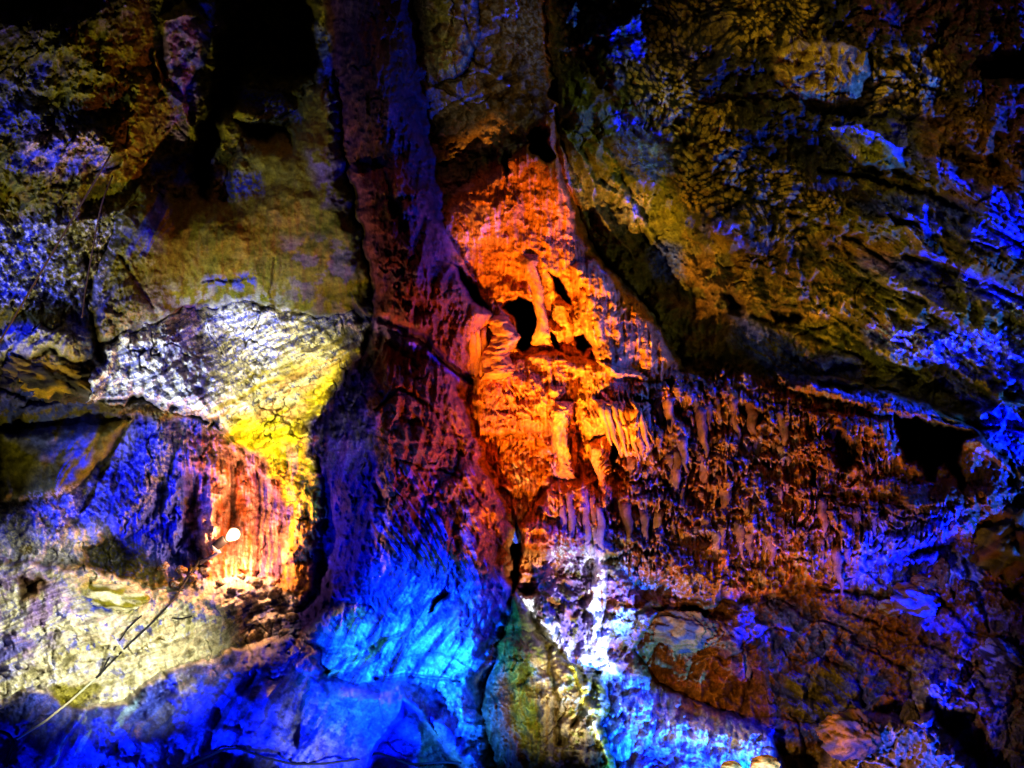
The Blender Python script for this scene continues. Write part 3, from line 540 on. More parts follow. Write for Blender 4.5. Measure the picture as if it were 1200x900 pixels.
paint('860,290;900,280;960,330;1000,345;990,370;900,375;870,340', 'oc', .75, 8, 'p', .2); paint('860,290;920,290;980,350;900,375', 'bk', .7, 8, 'p', .2)
# slanting bands of the right wall, blue lamplight painted in between
for sp in ('1000,240;1060,262;1200,300;1240,310;1240,290;1140,240;1060,225', '1080,290;1150,330;1210,345;1210,375;1150,360;1090,320', '1000,280;1100,320;1120,380;1060,350;1010,320',
           '1010,385;1100,385;1240,395;1240,470;1120,430;1030,410', '1100,440;1160,470;1240,500;1240,560;1190,540;1140,480', '860,370;930,400;960,440;900,430;860,400', '945,420;1000,415;1010,440;960,442', '1070,180;1180,250;1240,280;1240,240;1150,220', '890,415;940,425;960,452;900,445'):
    paint(sp, 'bl', .9, 9, 'd', -.5, .8); paint(sp, 'sb', .7, 9, 'f', .4)
for sp in ('940,250;1010,260;1060,300;1000,300;950,270', '1000,310;1080,330;1110,380;1040,370', '1000,405;1060,410;1110,470;1040,460', '1110,320;1200,370;1190,390;1100,370', '980,375;1005,400;1000,425;960,400;940,380', '1090,460;1150,480;1150,500;1100,490'):
    paint(sp, 'ol', .85, 8)
paint('1040,255;1070,265;1060,285;1030,275', 'ol', .9, 4); paint('1055,255;1085,270;1085,295;1065,285', 'tan', .7, 4); paint('1050,130;1150,170;1130,220;1060,190', 'dk', .4, 12, 'p', 0)
paint('940,200;1080,240;1180,300;1100,290;980,240', 'bk', .6, 10, 'd', .0); paint('960,250;1050,290;1050,320;960,290', 'br', .7, 10); paint('1010,380;1200,385;1200,430;1050,420', 'cy', .5, 8, 'f', .6, .3); paint('1160,350;1240,360;1240,380;1170,365', 'cy', .6, 4, 'f', 0)
paint('900,330;1000,340;990,380;930,380', 'ol', .4, 8, 'm', .3); paint('1130,400;1240,440;1240,490;1150,460', 'dol', .5, 10, 'm', .0)
# --- lower right
LR = '760,716;840,712;960,690;1080,650;1190,600;1260,600;1260,1130;940,1130;922,905;902,858;820,826;770,800;740,760'
paint(LR, 'br', .95, 5); paint(LR, 'rb', .4, 5, 'n', .1); paint(LR, 'dk', .7, 5, 'e', .9); paint(LR, 'bl', .6, 5, 'f', .9)
paint('800,700;850,700;880,790;850,850;790,840;780,740', 'br', .9, 14); paint('760,740;870,740;880,840;800,830', 'rb', .55, 14, 'n', -.4)
paint('860,700;910,720;925,860;880,860;870,760', 'bl', .85, 10, 'v', -.4); paint('900,700;1000,740;1040,790;1050,850;980,860;960,790;910,760', 'bl', .9, 10, 'a', -.2); paint('920,790;1000,780;1010,840;950,850;915,830', 'dol', .95, 8)
paint('880,845;960,850;975,870;900,870', 'bl', .95, 6, 'm', -1.0); paint('900,870;980,880;960,960;900,960', 'dol', .8, 10)
paint('990,620;1120,600;1110,640;1060,690;1010,710', 'sb', .85, 14, 'v', -.2); paint('1040,625;1110,625;1090,660;1060,700;1040,680', 'bl', .9, 10, 'd', -.2); paint('1010,640;1060,640;1050,700;1010,705', 'cy', .35, 10, 'f', .3)
paint('1050,690;1090,690;1095,710;1090,740;1060,720', 'sb', .85, 5, 'm', -.4); paint('1100,640;1160,650;1150,690;1110,690', 'cy', .55, 6, 'n', -.3)
paint('980,700;1060,690;1090,740;1060,800;1000,770', 'br', .6, 10, 'm', .1); paint('1100,690;1180,700;1180,760;1120,750', 'br', .7, 10, 'm', -.1)
paint('1060,770;1110,760;1200,800;1240,900;1180,930;1120,880;1070,830', 'gb', .85, 8, 'n', -.7); paint('1080,750;1260,740;1260,940;1130,920', 'vb', .5, 10, 'f', .1); paint('1090,840;1150,850;1160,890;1110,880', 'pu', .9, 8); paint('1100,838;1125,840;1120,856;1100,852', 'gn', .9, 4)
paint('1130,690;1180,700;1200,780;1170,740', 'gb', .6, 8, 'a', 0); paint('1060,840;1085,850;1140,905;1120,910;1080,870', 'wh', .7, 3)
paint('955,900;968,880;985,846;1010,838;1092,838;1110,862;1130,900;1150,960;950,960', 'tan', .85, 6); paint('960,850;1010,838;1020,880;960,900', 'dk', .8, 8); paint('1000,840;1090,850;1060,880;1010,870', 'dol', .7, 6, 'm', -.3)
paint('955,856;1000,858;1000,862;960,862', 'wh', .3, 2)
paint('600,770;640,790;700,800;730,830;900,870;900,905;720,905;700,860', 'cy', .35, 6, 'm', .3)
paint('860,700;1000,720;1050,800;960,860;880,840', 'bl', .8, 14, 'd', .1); paint('990,610;1120,600;1060,720;1000,720', 'bl', .8, 14, 'a', 0); paint('1080,720;1240,720;1240,930;1130,920;1060,830', 'bl', .6, 14, 'n', .1)  # blue lamplight painted over the lower right rocks
paint('372,500;410,435;438,430;442,560;436,650;410,700;352,738;345,725;384,660;388,610', 'db', .92, 9, warp=3); paint('372,500;410,435;438,400;446,560;430,640;400,600', 'bk', .6, 10, 'n', .0)  # column flank again, its shade painted over everything before
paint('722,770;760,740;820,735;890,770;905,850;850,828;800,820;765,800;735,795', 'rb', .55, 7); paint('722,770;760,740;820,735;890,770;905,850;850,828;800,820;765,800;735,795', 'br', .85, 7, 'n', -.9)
paint('680,230;760,250;860,300;880,400;800,400;740,330;700,290', 'dk', .35, 14); paint('760,290;800,290;800,325;765,325', 'bl', .9, 8, 'f', -.6)  # painted shade on the wall right of the orange rock
paint('380,735;470,720;560,740;570,800;520,810;440,797;390,790', 'cy', .5, 16, 'a', -.2)  # cyan lamplight painted across the lower apron
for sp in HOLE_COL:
    paint(sp, 'bk', .5, 6)  # darkness of the openings painted into the colour
# painted shading: creases darkened, crests lightened for contrast
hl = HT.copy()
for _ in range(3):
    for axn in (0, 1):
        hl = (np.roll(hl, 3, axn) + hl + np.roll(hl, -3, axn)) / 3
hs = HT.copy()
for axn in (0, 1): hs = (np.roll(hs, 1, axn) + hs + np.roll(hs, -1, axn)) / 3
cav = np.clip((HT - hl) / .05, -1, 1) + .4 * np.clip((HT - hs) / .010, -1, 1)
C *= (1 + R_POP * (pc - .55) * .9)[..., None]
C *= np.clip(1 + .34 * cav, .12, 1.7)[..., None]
C *= (1 + .22 * np.clip(PAT['m'], -2, 2) * .5 + .16 * np.clip(PAT['f'], -2, 2) * .5)[..., None]
C = np.clip(C, .004, .92)
WET = np.clip(.66 + .12 * PAT['n'] - .10 * R_TRK - .22 * R_APR - .2 * R_CRY - .1 * R_ORA, .32, .95)
WET += (.97 - WET) * np.clip(soft('360,470;420,400;440,420;448,560;430,700;360,745;330,740;370,660', 12) + soft('370,-330;440,-330;440,100;470,260;440,400;420,300;395,170', 12), 0, 1)

# ------------------------------------------------------------------ materials
def rock_material(name='cave_rock', bump=.45):
    m = bpy.data.materials.new(name); m.use_nodes = True; nt = m.node_tree; N = nt.nodes; L = nt.links
    b = N['Principled BSDF']
    a = N.new('ShaderNodeAttribute'); a.attribute_name = 'Col'
    tc = N.new('ShaderNodeTexCoord')
    n1 = N.new('ShaderNodeTexNoise'); n1.inputs['Scale'].default_value = 30; n1.inputs['Detail'].default_value = 5; n1.inputs['Roughness'].default_value = .7
    n2 = N.new('ShaderNodeTexNoise'); n2.inputs['Scale'].default_value = 14; n2.inputs['Detail'].default_value = 4
    L.new(tc.outputs['Object'], n1.inputs['Vector']); L.new(tc.outputs['Object'], n2.inputs['Vector'])
    mr = N.new('ShaderNodeMapRange'); mr.inputs[1].default_value = .3; mr.inputs[2].default_value = .7; mr.inputs[3].default_value = .62; mr.inputs[4].default_value = 1.3
    L.new(n1.outputs['Fac'], mr.inputs[0])
    mx = N.new('ShaderNodeMix'); mx.data_type = 'RGBA'; mx.blend_type = 'MULTIPLY'; mx.inputs[0].default_value = 1
    L.new(a.outputs['Color'], mx.inputs[6]); L.new(mr.outputs[0], mx.inputs[7]); L.new(mx.outputs[2], b.inputs['Base Color'])
    bp = N.new('ShaderNodeBump'); bp.inputs['Strength'].default_value = bump; bp.inputs['Distance'].default_value = .02
    ad = N.new('ShaderNodeMath'); ad.operation = 'ADD'; L.new(n1.outputs['Fac'], ad.inputs[0]); L.new(n2.outputs['Fac'], ad.inputs[1])
    L.new(ad.outputs[0], bp.inputs['Height']); L.new(bp.outputs[0], b.inputs['Normal'])
    L.new(a.outputs['Alpha'], b.inputs['Roughness'])
    sp_ = N.new('ShaderNodeMapRange'); sp_.inputs[1].default_value = .9; sp_.inputs[2].default_value = .4; sp_.inputs[3].default_value = 0; sp_.inputs[4].default_value = .14
    L.new(a.outputs['Alpha'], sp_.inputs[0]); L.new(sp_.outputs[0], b.inputs['Specular IOR Level'])
    return m
ROCK = rock_material()

def plain(name, col, rough=.5, metal=0, emis=None, es=0):
    m = bpy.data.materials.new(name); m.use_nodes = True; nt = m.node_tree; b = nt.nodes['Principled BSDF']
    n = nt.nodes.new('ShaderNodeTexNoise'); n.inputs['Scale'].default_value = 30
    r = nt.nodes.new('ShaderNodeValToRGB'); r.color_ramp.elements[0].color = tuple(c * .6 for c in col) + (1,); r.color_ramp.elements[1].color = tuple(min(1, c * 1.2) for c in col) + (1,)
    nt.links.new(n.outputs['Fac'], r.inputs[0]); nt.links.new(r.outputs[0], b.inputs['Base Color'])
    b.inputs['Roughness'].default_value = rough; b.inputs['Metallic'].default_value = metal
    if emis: b.inputs['Emission Color'].default_value = emis + (1,); b.inputs['Emission Strength'].default_value = es
    return m

SC = bpy.context.scene.collection
def make_mesh(name, co, faces, mat, cols=None, parent=None, smooth=True):
    me = bpy.data.meshes.new(name); co = np.asarray(co, np.float32); faces = np.asarray(faces, np.int32)
    k = faces.shape[1]
    me.vertices.add(len(co)); me.vertices.foreach_set('co', co.ravel())
    me.loops.add(faces.size); me.loops.foreach_set('vertex_index', faces.ravel())
    me.polygons.add(len(faces)); me.polygons.foreach_set('loop_start', np.arange(len(faces), dtype=np.int32) * k)
    me.polygons.foreach_set('use_smooth', np.full(len(faces), smooth))
    me.update(calc_edges=True); me.validate()
    if cols is not None:
        at_ = me.color_attributes.new('Col', 'FLOAT_COLOR', 'POINT'); at_.data.foreach_set('color', np.asarray(cols, np.float32).ravel())
    me.materials.append(mat)
    o = bpy.data.objects.new(name, me); SC.objects.link(o); o.parent = parent
    return o

def tag(o, label=None, cat=None, group=None, kind=None):
    if label: o['label'] = label
    if cat: o['category'] = cat
    if group: o['group'] = group
    if kind: o['kind'] = kind
    return o

def sheet(name, D, mask):
    D = np.where(np.isnan(D), 0, D) + HT
    cell = mask[:-1, :-1] & mask[1:, :-1] & mask[:-1, 1:] & mask[1:, 1:]
    used = np.zeros((H, W), bool)
    used[:-1, :-1] |= cell; used[1:, :-1] |= cell; used[:-1, 1:] |= cell; used[1:, 1:] |= cell
    idx = np.full((H, W), -1, np.int64); idx[used] = np.arange(used.sum())
    j, i = np.nonzero(cell)
    f = np.stack([idx[j, i], idx[j + 1, i], idx[j + 1, i + 1], idx[j, i + 1]], 1)
    d = D[used]; k = (CAMD - d) / CAMD
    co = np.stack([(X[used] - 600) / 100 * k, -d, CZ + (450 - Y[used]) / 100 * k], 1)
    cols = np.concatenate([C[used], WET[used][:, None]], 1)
    return make_mesh(name, co, f, ROCK, cols)

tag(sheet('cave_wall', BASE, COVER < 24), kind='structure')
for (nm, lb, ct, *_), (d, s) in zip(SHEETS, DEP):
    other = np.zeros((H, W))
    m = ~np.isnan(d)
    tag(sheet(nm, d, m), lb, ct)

# ------------------------------------------------------------------ separate formations, stones, lamp, cables
def col_at(px, py, fx=1.0):
    i = min(max(np.searchsorted(AX, px), 0), W - 1); j = min(max(np.searchsorted(AY, py), 0), H - 1)
    return C[max(j - 3, 0):j + 4, max(i - 3, 0):i + 4].mean((0, 1)) * fx

def dripstone(name, label, cat, path, radii, out=.05, fl=6, amp=.16, colour=None, group=None, seg=24, rings=52, ribs=0):
    """a fluted dripstone along a line of (px, py) points, radii in pixels"""
    p = np.array(prs(path)); t = np.linspace(0, 1, len(p)); r = np.array(radii, float); tr = np.linspace(0, 1, len(r))
    u = np.linspace(0, 1, rings); cx = np.interp(u, t, p[:, 0]); cy = np.interp(u, t, p[:, 1]); rr = np.interp(u, tr, r)
    d0, d1 = depth_at(*p[0]), depth_at(*p[-1])
    dd = max(depth_at(a, b) for a, b in zip(cx[::6], cy[::6])) if out is None else (d0 + (d1 - d0) * u)
    if name.startswith('stalactite'): dd = np.full(rings, d0)
    if isinstance(dd, float): dd = np.full(rings, dd)
    dd = dd + (out or 0) * .5
    e0 = 1 - np.clip(u / .10, 0, 1) ** .7; e1 = 1 - np.clip((1 - u) / .10, 0, 1) ** .7
    dd = dd - (rr.mean() / 100 * 2.2) * (e0 + (0 if name == 'stalactite' else 1) * e1)
    th = np.arange(seg) / seg * 2 * math.pi
    ph = random.random() * 9
    TH, U = np.meshgrid(th, u)
    nz = perlin(np.cos(TH) * 1.8 + ph * 7, U * 9 + np.sin(TH) * 1.8 + ph, 71) * amp * 1.2 + perlin(np.cos(TH) * 4 + ph, np.sin(TH) * 4 + U * 22, 72) * amp * 1.2 + perlin(TH * 3.2 + ph, U * 48, 76) * amp * .9
    flu = np.cos(TH * fl + ph + 2 * perlin(U * 4, U * 0 + ph, 73)) * amp * .5
    rib = (np.abs(np.sin(U * math.pi * ribs + 1.4 * np.cos(TH + ph) + 2.5 * perlin(U * 5, TH * 0 + ph, 75))) ** .6 * .20 - .1) if ribs else 0
    R = rr[:, None] / 100 * (1 + nz + flu + rib)
    X3, Z3 = [], []
    wob = perlin(u * 3 + ph, u * 0 + ph, 74) * rr.mean() * .7
    co = []
    for a in range(rings):
        x0, y0, z0 = at(cx[a] + wob[a], cy[a], dd[a])
        for b in range(seg):
            co.append((x0 + R[a, b] * math.cos(th[b]), y0 - R[a, b] * math.sin(th[b]), z0))
    f = [(a * seg + b, a * seg + (b + 1) % seg, (a + 1) * seg + (b + 1) % seg, (a + 1) * seg + b) for a in range(rings - 1) for b in range(seg)]
    n = len(co); co.append(at(cx[0] + wob[0], cy[0], dd[0])); co.append(at(cx[-1] + wob[-1], cy[-1] + rr[-1] * .5, dd[-1]))
    f += [(n, (b + 1) % seg, b, b) for b in range(seg)]; f += [(n + 1, (rings - 1) * seg + b, (rings - 1) * seg + (b + 1) % seg, (rings - 1) * seg + (b + 1) % seg) for b in range(seg)]
    base = np.array(K[colour]) if colour else None
    cols = []
    for a in range(rings):
        c = (.15 * base if base is not None else 0) + (.85 if base is not None else .8) * col_at(cx[a], cy[a])
        for b in range(seg):
            cols.append(list(np.clip(c * (1 + 1.6 * nz[a, b]), .01, .9)) + [.45])
    cols += [cols[0], cols[-1]]
    quads = [q for q in f if q[2] != q[3]]; tris = [q[:3] for q in f if q[2] == q[3]]
    me = bpy.data.meshes.new(name); me.from_pydata([tuple(c) for c in co], [], quads + tris); me.validate()
    for pl in me.polygons: pl.use_smooth = True
    ca = me.color_attributes.new('Col', 'FLOAT_COLOR', 'POINT'); ca.data.foreach_set('color', np.array(cols, np.float32).ravel())
    me.materials.append(ROCK); o = bpy.data.objects.new(name, me); SC.objects.link(o)
    return tag(o, label, cat, group)

G1 = 'dripstones around the round black cave'
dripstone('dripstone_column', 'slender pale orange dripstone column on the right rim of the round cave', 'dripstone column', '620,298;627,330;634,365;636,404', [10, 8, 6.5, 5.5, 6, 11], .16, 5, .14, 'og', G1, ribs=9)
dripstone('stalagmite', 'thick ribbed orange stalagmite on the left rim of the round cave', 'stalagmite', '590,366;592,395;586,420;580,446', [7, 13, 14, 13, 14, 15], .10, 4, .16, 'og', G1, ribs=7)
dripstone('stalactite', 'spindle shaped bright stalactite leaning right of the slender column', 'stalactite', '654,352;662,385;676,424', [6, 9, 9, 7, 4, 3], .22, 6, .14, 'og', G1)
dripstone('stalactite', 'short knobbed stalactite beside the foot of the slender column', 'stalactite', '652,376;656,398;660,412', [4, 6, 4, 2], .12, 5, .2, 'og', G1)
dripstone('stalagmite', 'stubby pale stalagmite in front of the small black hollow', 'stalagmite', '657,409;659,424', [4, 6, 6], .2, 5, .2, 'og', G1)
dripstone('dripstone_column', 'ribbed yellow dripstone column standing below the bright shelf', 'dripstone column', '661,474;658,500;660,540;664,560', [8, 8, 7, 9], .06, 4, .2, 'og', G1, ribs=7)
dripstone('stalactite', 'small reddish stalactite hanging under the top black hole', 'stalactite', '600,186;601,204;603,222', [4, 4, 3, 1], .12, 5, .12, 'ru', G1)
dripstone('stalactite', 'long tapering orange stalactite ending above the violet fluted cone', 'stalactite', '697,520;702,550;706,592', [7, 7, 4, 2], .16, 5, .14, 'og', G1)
G2 = 'narrow stalactites fringing the bright orange shelf'
for k, (x, y, l) in enumerate([(704, 474, 48), (711, 476, 56), (718, 472, 60), (726, 476, 44), (733, 478, 62), (741, 480, 40), (748, 478, 50), (756, 482, 36)]):
    dripstone('stalactite', 'narrow orange stalactite in the close row under the bright shelf', 'stalactite', f'{x},{y};{x + l * .12},{y + l * .55};{x + l * .26},{y + l}', [4.2, 3.8, 2.8, 1], .12, 4, .12, 'og', G2, 12, 18)
G3 = 'stalactites on the bulging orange rock at the right edge'
for x, y, l in [(684, 338, 38), (691, 346, 48), (699, 350, 40), (707, 356, 46), (716, 352, 34), (726, 358, 44), (735, 348, 32), (744, 356, 46), (752, 362, 34), (762, 372, 44), (770, 384, 30), (700, 372, 44), (722, 384, 30), (754, 392, 34)]:
    dripstone('stalactite', 'short orange stalactite on the bulging rock right of the caves', 'stalactite', f'{x},{y};{x + l * .05},{y + l * .5};{x + l * .18},{y + l}', [4, 5, 3.4, 1], .04, 4, .2, 'og', G3, 12, 16)
G4 = 'fluted draperies beside the ribbed stalagmite'
for x, y, l in [(553, 388, 54), (560, 384, 58), (567, 382, 60), (574, 380, 52)]:
    dripstone('drapery', 'narrow rust drapery fold left of the ribbed stalagmite', 'drapery', f'{x},{y};{x + 1},{y + l * .5};{x - 2},{y + l}', [3, 4, 4.5, 2.4], .06, 3, .08, 'ru', G4, 12, 20)
G5 = 'fluted ribs of the violet cone'
for x, y, l in [(668, 572, 62), (677, 566, 76), (686, 570, 70), (695, 578, 60), (660, 590, 50), (703, 590, 56)]:
    dripstone('drapery', 'violet and orange rib on the fluted cone below the column', 'drapery', f'{x},{y};{x + 1},{y + l * .5};{x + 2},{y + l}', [2.5, 4, 4.4, 2], .04, 3, .08, 'vb', G5, 12, 20)
G6 = 'stalactites of the rust brown cascade'
rows = [((772, 462), (1030, 486), 26), ((740, 520), (930, 520), 22), ((760, 560), (1030, 590), 28), ((800, 600), (1010, 630), 22), ((720, 590), (860, 640), 12)]
for a, b, n in rows:
    for k in range(n):
        t = (k + random.uniform(-.3, .3)) / n; x = a[0] + (b[0] - a[0]) * t; y = a[1] + (b[1] - a[1]) * t + random.uniform(-14, 14); l = 10 + 56 * random.random() ** 2.2
        if any(abs(x - hx) < 10 and abs(y - hy) < 20 for hx, hy in ((1060, 520),)): continue
        r0 = random.uniform(2, 4) + l * .05
        dripstone('stalactite', 'rust brown stalactite hanging from the tiers of the dripstone cascade', 'stalactite', f'{x:.0f},{y:.0f};{x + l * .03:.0f},{y + l * .5:.0f};{x + l * .12:.0f},{y + l:.0f}', [r0, r0, r0 * .7, 1], .05, 4, .22, None, G6, 10, 14)

def stone(name, label, px, py, rx, ry, rz, key, out=0, deg=0, amp=.22, key2=None, group=None, cat='boulder', res=5, freq=1.6):
    import bmesh
    bm = bmesh.new(); bmesh.ops.create_icosphere(bm, subdivisions=res, radius=1)
    v = np.array([w.co[:] for w in bm.verts]); s = random.random() * 50
    n = perlin(v[:, 0] * freq + s, v[:, 2] * freq + v[:, 1] * 1.3, 81) + .5 * perlin(v[:, 0] * freq * 2.6 + v[:, 1] * 3, v[:, 2] * freq * 2.6 + s, 82) + .35 * perlin(v[:, 0] * 9 + v[:, 1] * 7, v[:, 2] * 9 + s, 83) + .22 * perlin(v[:, 0] * 23 + v[:, 1] * 17, v[:, 2] * 21 + s, 85) + .5 * np.abs(perlin(v[:, 0] * 3.4 + s, v[:, 2] * 4 + v[:, 1] * 3, 86))
    w = v * (1 + amp * n)[:, None] * np.array([rx, rz, ry]) / 100
    a = math.radians(-deg); x = w[:, 0] * math.cos(a) - w[:, 2] * math.sin(a); z = w[:, 0] * math.sin(a) + w[:, 2] * math.cos(a)
    w[:, 0], w[:, 2] = x, z
    c = np.array(K[key])[None] * (.9 + .9 * n)[:, None]
    if key2 is not None:
        m = sm(-.1, .35, perlin(v[:, 0] * 2.2 + s, v[:, 2] * 2.2, 84))[:, None]; c = c * (1 - m) + np.array(K[key2]) * m
    cols = np.concatenate([np.clip(c, .01, .9), np.full((len(v), 1), .5)], 1)
    o = make_mesh(name, w, [[q.index for q in f.verts] for f in bm.faces], ROCK, cols); bm.free()
    o.location = at(px, py, depth_at(px, py) + out)
    return tag(o, label, cat, group)

stone('boulder', 'flat cream boulder lying on the white slope left of the cable', 134, 700, 36, 14, 22, 'pa', .10, 8, .16, 'ol')
stone('boulder', 'dark pitted boulder at the right edge under the cascade', 1186, 640, 38, 42, 30, 'dol', .10, 20, .3, 'br', res=5, freq=2.5)
stone('boulder', 'dark round boulder with ochre crust at the left edge below the cream cap', 58, 444, 46, 22, 20, 'dk', .02, 15, .3, 'oc', res=5, freq=3)
stone('boulder', 'brown knob of rock topping the small mound at the bottom right', 995, 862, 30, 22, 20, 'br', .12, 10, .25, 'dk', res=5)
stone('boulder', 'upright brown rock peak above the bright crack at the bottom right', 1066, 842, 8, 17, 10, 'dk', .10, 0, .25)
stone('stone', 'rounded cream stone at the bottom edge right of the blue flow', 896, 896, 14, 9, 10, 'oc', .42, 0, .1, cat='stone')
stone('stone', 'smaller cream stone at the bottom edge under the blue flow', 857, 899, 10, 6, 8, 'oc', .45, 0, .1, cat='stone')
stone('boulder', 'blue topped boulder beside the dark hollow right of the cascade foot', 1072, 702, 26, 16, 16, 'sb', .10, 12, .22, 'br')
stone('boulder', 'dark rock standing upright below the cascade end', 1104, 672, 8, 15, 9, 'br', .10, 0, .25)
stone('boulder', 'brown rounded boulder at the foot of the cascade', 1085, 682, 15, 9, 10, 'br', .12, 0, .2)
stone('boulder', 'grey brown boulder left of the blue topped one', 1045, 712, 16, 9, 10, 'br', .08, 0, .2, 'gb')
stone('boulder', 'wide smooth brown boulder under the small white spike', 800, 740, 32, 20, 12, 'br', -.02, 10, .25, 'dk', res=5)
stone('boulder', 'broken dark boulder in the lower right corner', 1175, 770, 22, 14, 14, 'dk', .08, 30, .3, 'gb')
stone('boulder', 'small blue lit rock wedged in the narrow cleft between column and orange flowstone', 604, 624, 8, 11, 9, 'bl', .25, 0, .25, 'cy', cat='boulder')
for k, (x, y, r) in enumerate([(212, 668, 6), (226, 676, 5), (240, 668, 7), (300, 684, 8), (322, 694, 9), (282, 676, 5), (344, 724, 8), (258, 684, 6), (205, 684, 5), (334, 742, 7), (192, 664, 6), (272, 692, 5)]):
    stone('loose_stone', 'small loose stone on the rubble below the lit bulb', x, y, r, r * .7, r, 'br' if x < 240 else 'gr', .04, random.uniform(-30, 30), .3, 'gb', 'loose stones below the lit bulb', 'stone', 3)
dripstone('stalagmite', 'thin white spike standing on the brown rock at the lower middle right', 'stalagmite', '871,762;874,780;877,797', [2.5, 3.5, 3.5, 4], .10, 4, .12, 'wh')

M_CABLE = plain('cable_rubber', (.008, .008, .012), .9); M_CLIGHT = plain('cable_pale', (.55, .60, .42), .5)
M_WOOD = plain('rod_rust', (.16, .08, .035), .9); M_BLACK = plain('lamp_black', (.006, .006, .008), .6); M_STEEL = plain('lamp_steel', (.22, .24, .30), .4)
def tube(name, pts3, r, mat, parent=None, seg=8, caps=True):
    """smooth tube through world points"""
    p = np.array(pts3, float); n = max(2, (len(p) - 1) * 10); t = np.arange(len(p)); u = np.linspace(0, len(p) - 1, n)
    q = np.stack([np.interp(u, t, p[:, k]) for k in range(3)], 1)
    if len(p) > 2:
        for _ in range(6): q[1:-1] = (q[:-2] + 2 * q[1:-1] + q[2:]) / 4
    rr = np.interp(u, t, r) if hasattr(r, '__len__') else np.full(n, r)
    T = np.gradient(q, axis=0); T /= np.linalg.norm(T, axis=1)[:, None]
    A = np.cross(T, [0, 1, .01]); A /= np.linalg.norm(A, axis=1)[:, None] + 1e-9; B = np.cross(T, A)
    th = np.arange(seg) / seg * 2 * math.pi
    co = (q[:, None] + rr[:, None, None] * (A[:, None] * np.cos(th)[None, :, None] + B[:, None] * np.sin(th)[None, :, None])).reshape(-1, 3)
    f = [(a * seg + b, (a + 1) * seg + b, (a + 1) * seg + (b + 1) % seg, a * seg + (b + 1) % seg) for a in range(n - 1) for b in range(seg)]
    me = bpy.data.meshes.new(name); me.from_pydata([tuple(c) for c in co], [], f + ([tuple(range(seg)), tuple(range((n - 1) * seg, n * seg))[::-1]] if caps else []))
    for pl in me.polygons: pl.use_smooth = len(pl.vertices) == 4
    me.materials.append(mat); o = bpy.data.objects.new(name, me); SC.objects.link(o); o.parent = parent
    return o
def cable(name, label, spec, r, mat, out=.03, cat='cable', follow=True, ds=None):
    pts = prs(spec); L = []
    for (a, b), (c, d) in zip(pts[:-1], pts[1:]):
        m = max(1, int(math.hypot(c - a, d - b) / 12)) if follow else 1
        for k in range(m): L.append((a + (c - a) * k / m, b + (d - b) * k / m))
    L.append(pts[-1])
    dd = [depth_at(*q) for q in L] if ds is None else list(np.interp(np.linspace(0, 1, len(L)), np.linspace(0, 1, len(ds)), ds))
    if follow:
        for _ in range(3): dd = [max(dd[i], (dd[max(i - 1, 0)] + dd[min(i + 1, len(dd) - 1)]) / 2) for i in range(len(dd))]
    return tag(tube(name, [at(q[0], q[1], e + out) for q, e in zip(L, dd)], r, mat), label, cat)
cable('power_cable', 'dark cable running from the lamp down over the white slope', '233,658;212,690;206,700;180,728;150,756;112,795', .011, M_CABLE)
cable('hanging_cable', 'pale taut cable crossing the blue rock at the bottom left', '112,795;82,822;52,846;20,866', .011, M_CLIGHT, .03)
cable('loose_wire', 'thin blue black wire lying curved on the white slope', '166,721;150,736;142,748;134,760;124,778;118,790;110,797', .009, M_CABLE)
cable('black_cable', 'black cable curling at the left bottom corner', '6,900;10,885;16,870;10,861;0,857;-20,860', .018, M_CABLE)
cable('sagging_cable', 'long dark cable sagging along the foot of the blue foreground rock', '215,900;240,888;262,878;280,877;310,888;345,896;380,895;420,890;442,882;460,888;480,896;520,893;540,894', .012, M_CABLE)
cable('short_wire', 'short dark wire on the white rubble under the lamp', '202,724;212,725;225,722', .008, M_CABLE)
cable('rusty_rod', 'long thin rusty rod leaning across the upper left rocks', '135,172;0,400;-12,420', .011, M_WOOD, 0, 'rod', False, [depth_at(135, 172) + .12, 1.75, 1.75])
cable('wooden_pole', 'darker thin pole standing between the two crystal covered patches', '132,206;118,240;100,340;96,372', .009, M_WOOD, .04, 'pole', False, [depth_at(132, 206) + .1, 1.0, 1.2])

# the lamp
dl = depth_at(272, 628) + .55
root = bpy.data.objects.new('spot_lamp', None); SC.objects.link(root); root.location = (0, 0, 0)
tag(root, 'lit work lamp with bare glowing bulb on a slanted bracket', 'lamp')
M_BULB = plain('bulb_glow', (.95, .85, .7), .3, 0, (1, .70, .38), 3)
import bmesh
bm = bmesh.new(); bmesh.ops.create_uvsphere(bm, u_segments=24, v_segments=16, radius=.072); 
for v in bm.verts:
    if v.co.z < 0: v.co.x *= 1 + v.co.z * 3.5; v.co.y *= 1 + v.co.z * 3.5; v.co.z *= 1.5
me = bpy.data.meshes.new('bulb'); bm.to_mesh(me); bm.free(); me.materials.append(M_BULB)
for pl in me.polygons: pl.use_smooth = True
bulb = bpy.data.objects.new('bulb', me); SC.objects.link(bulb); bulb.parent = root; bulb.location = at(274, 626, dl); bulb.rotation_euler = (0, math.radians(52), 0)
tube('socket', [at(264, 632, dl), at(261, 634, dl), at(256, 638, dl), at(250, 642, dl)], [.052, .056, .056, .046], M_BLACK, root, 16)
tube('collar', [at(253, 642, dl + .02), at(251, 644, dl + .02)], [.058, .058], M_STEEL, root, 16)
tube('bracket', [at(258, 646, dl), at(244, 655, dl), at(233, 660, dl - .05)], [.022, .022, .026], M_STEEL, root, 10)
tube('clamp', [at(236, 656, dl - .05), at(229, 664, dl - .15)], [.04, .03], M_BLACK, root, 10)
tube('stake', [at(231, 660, dl - .1), at(222, 678, dl - .2), at(214, 690, depth_at(214, 690))], [.014, .014, .012], M_BLACK, root, 8)

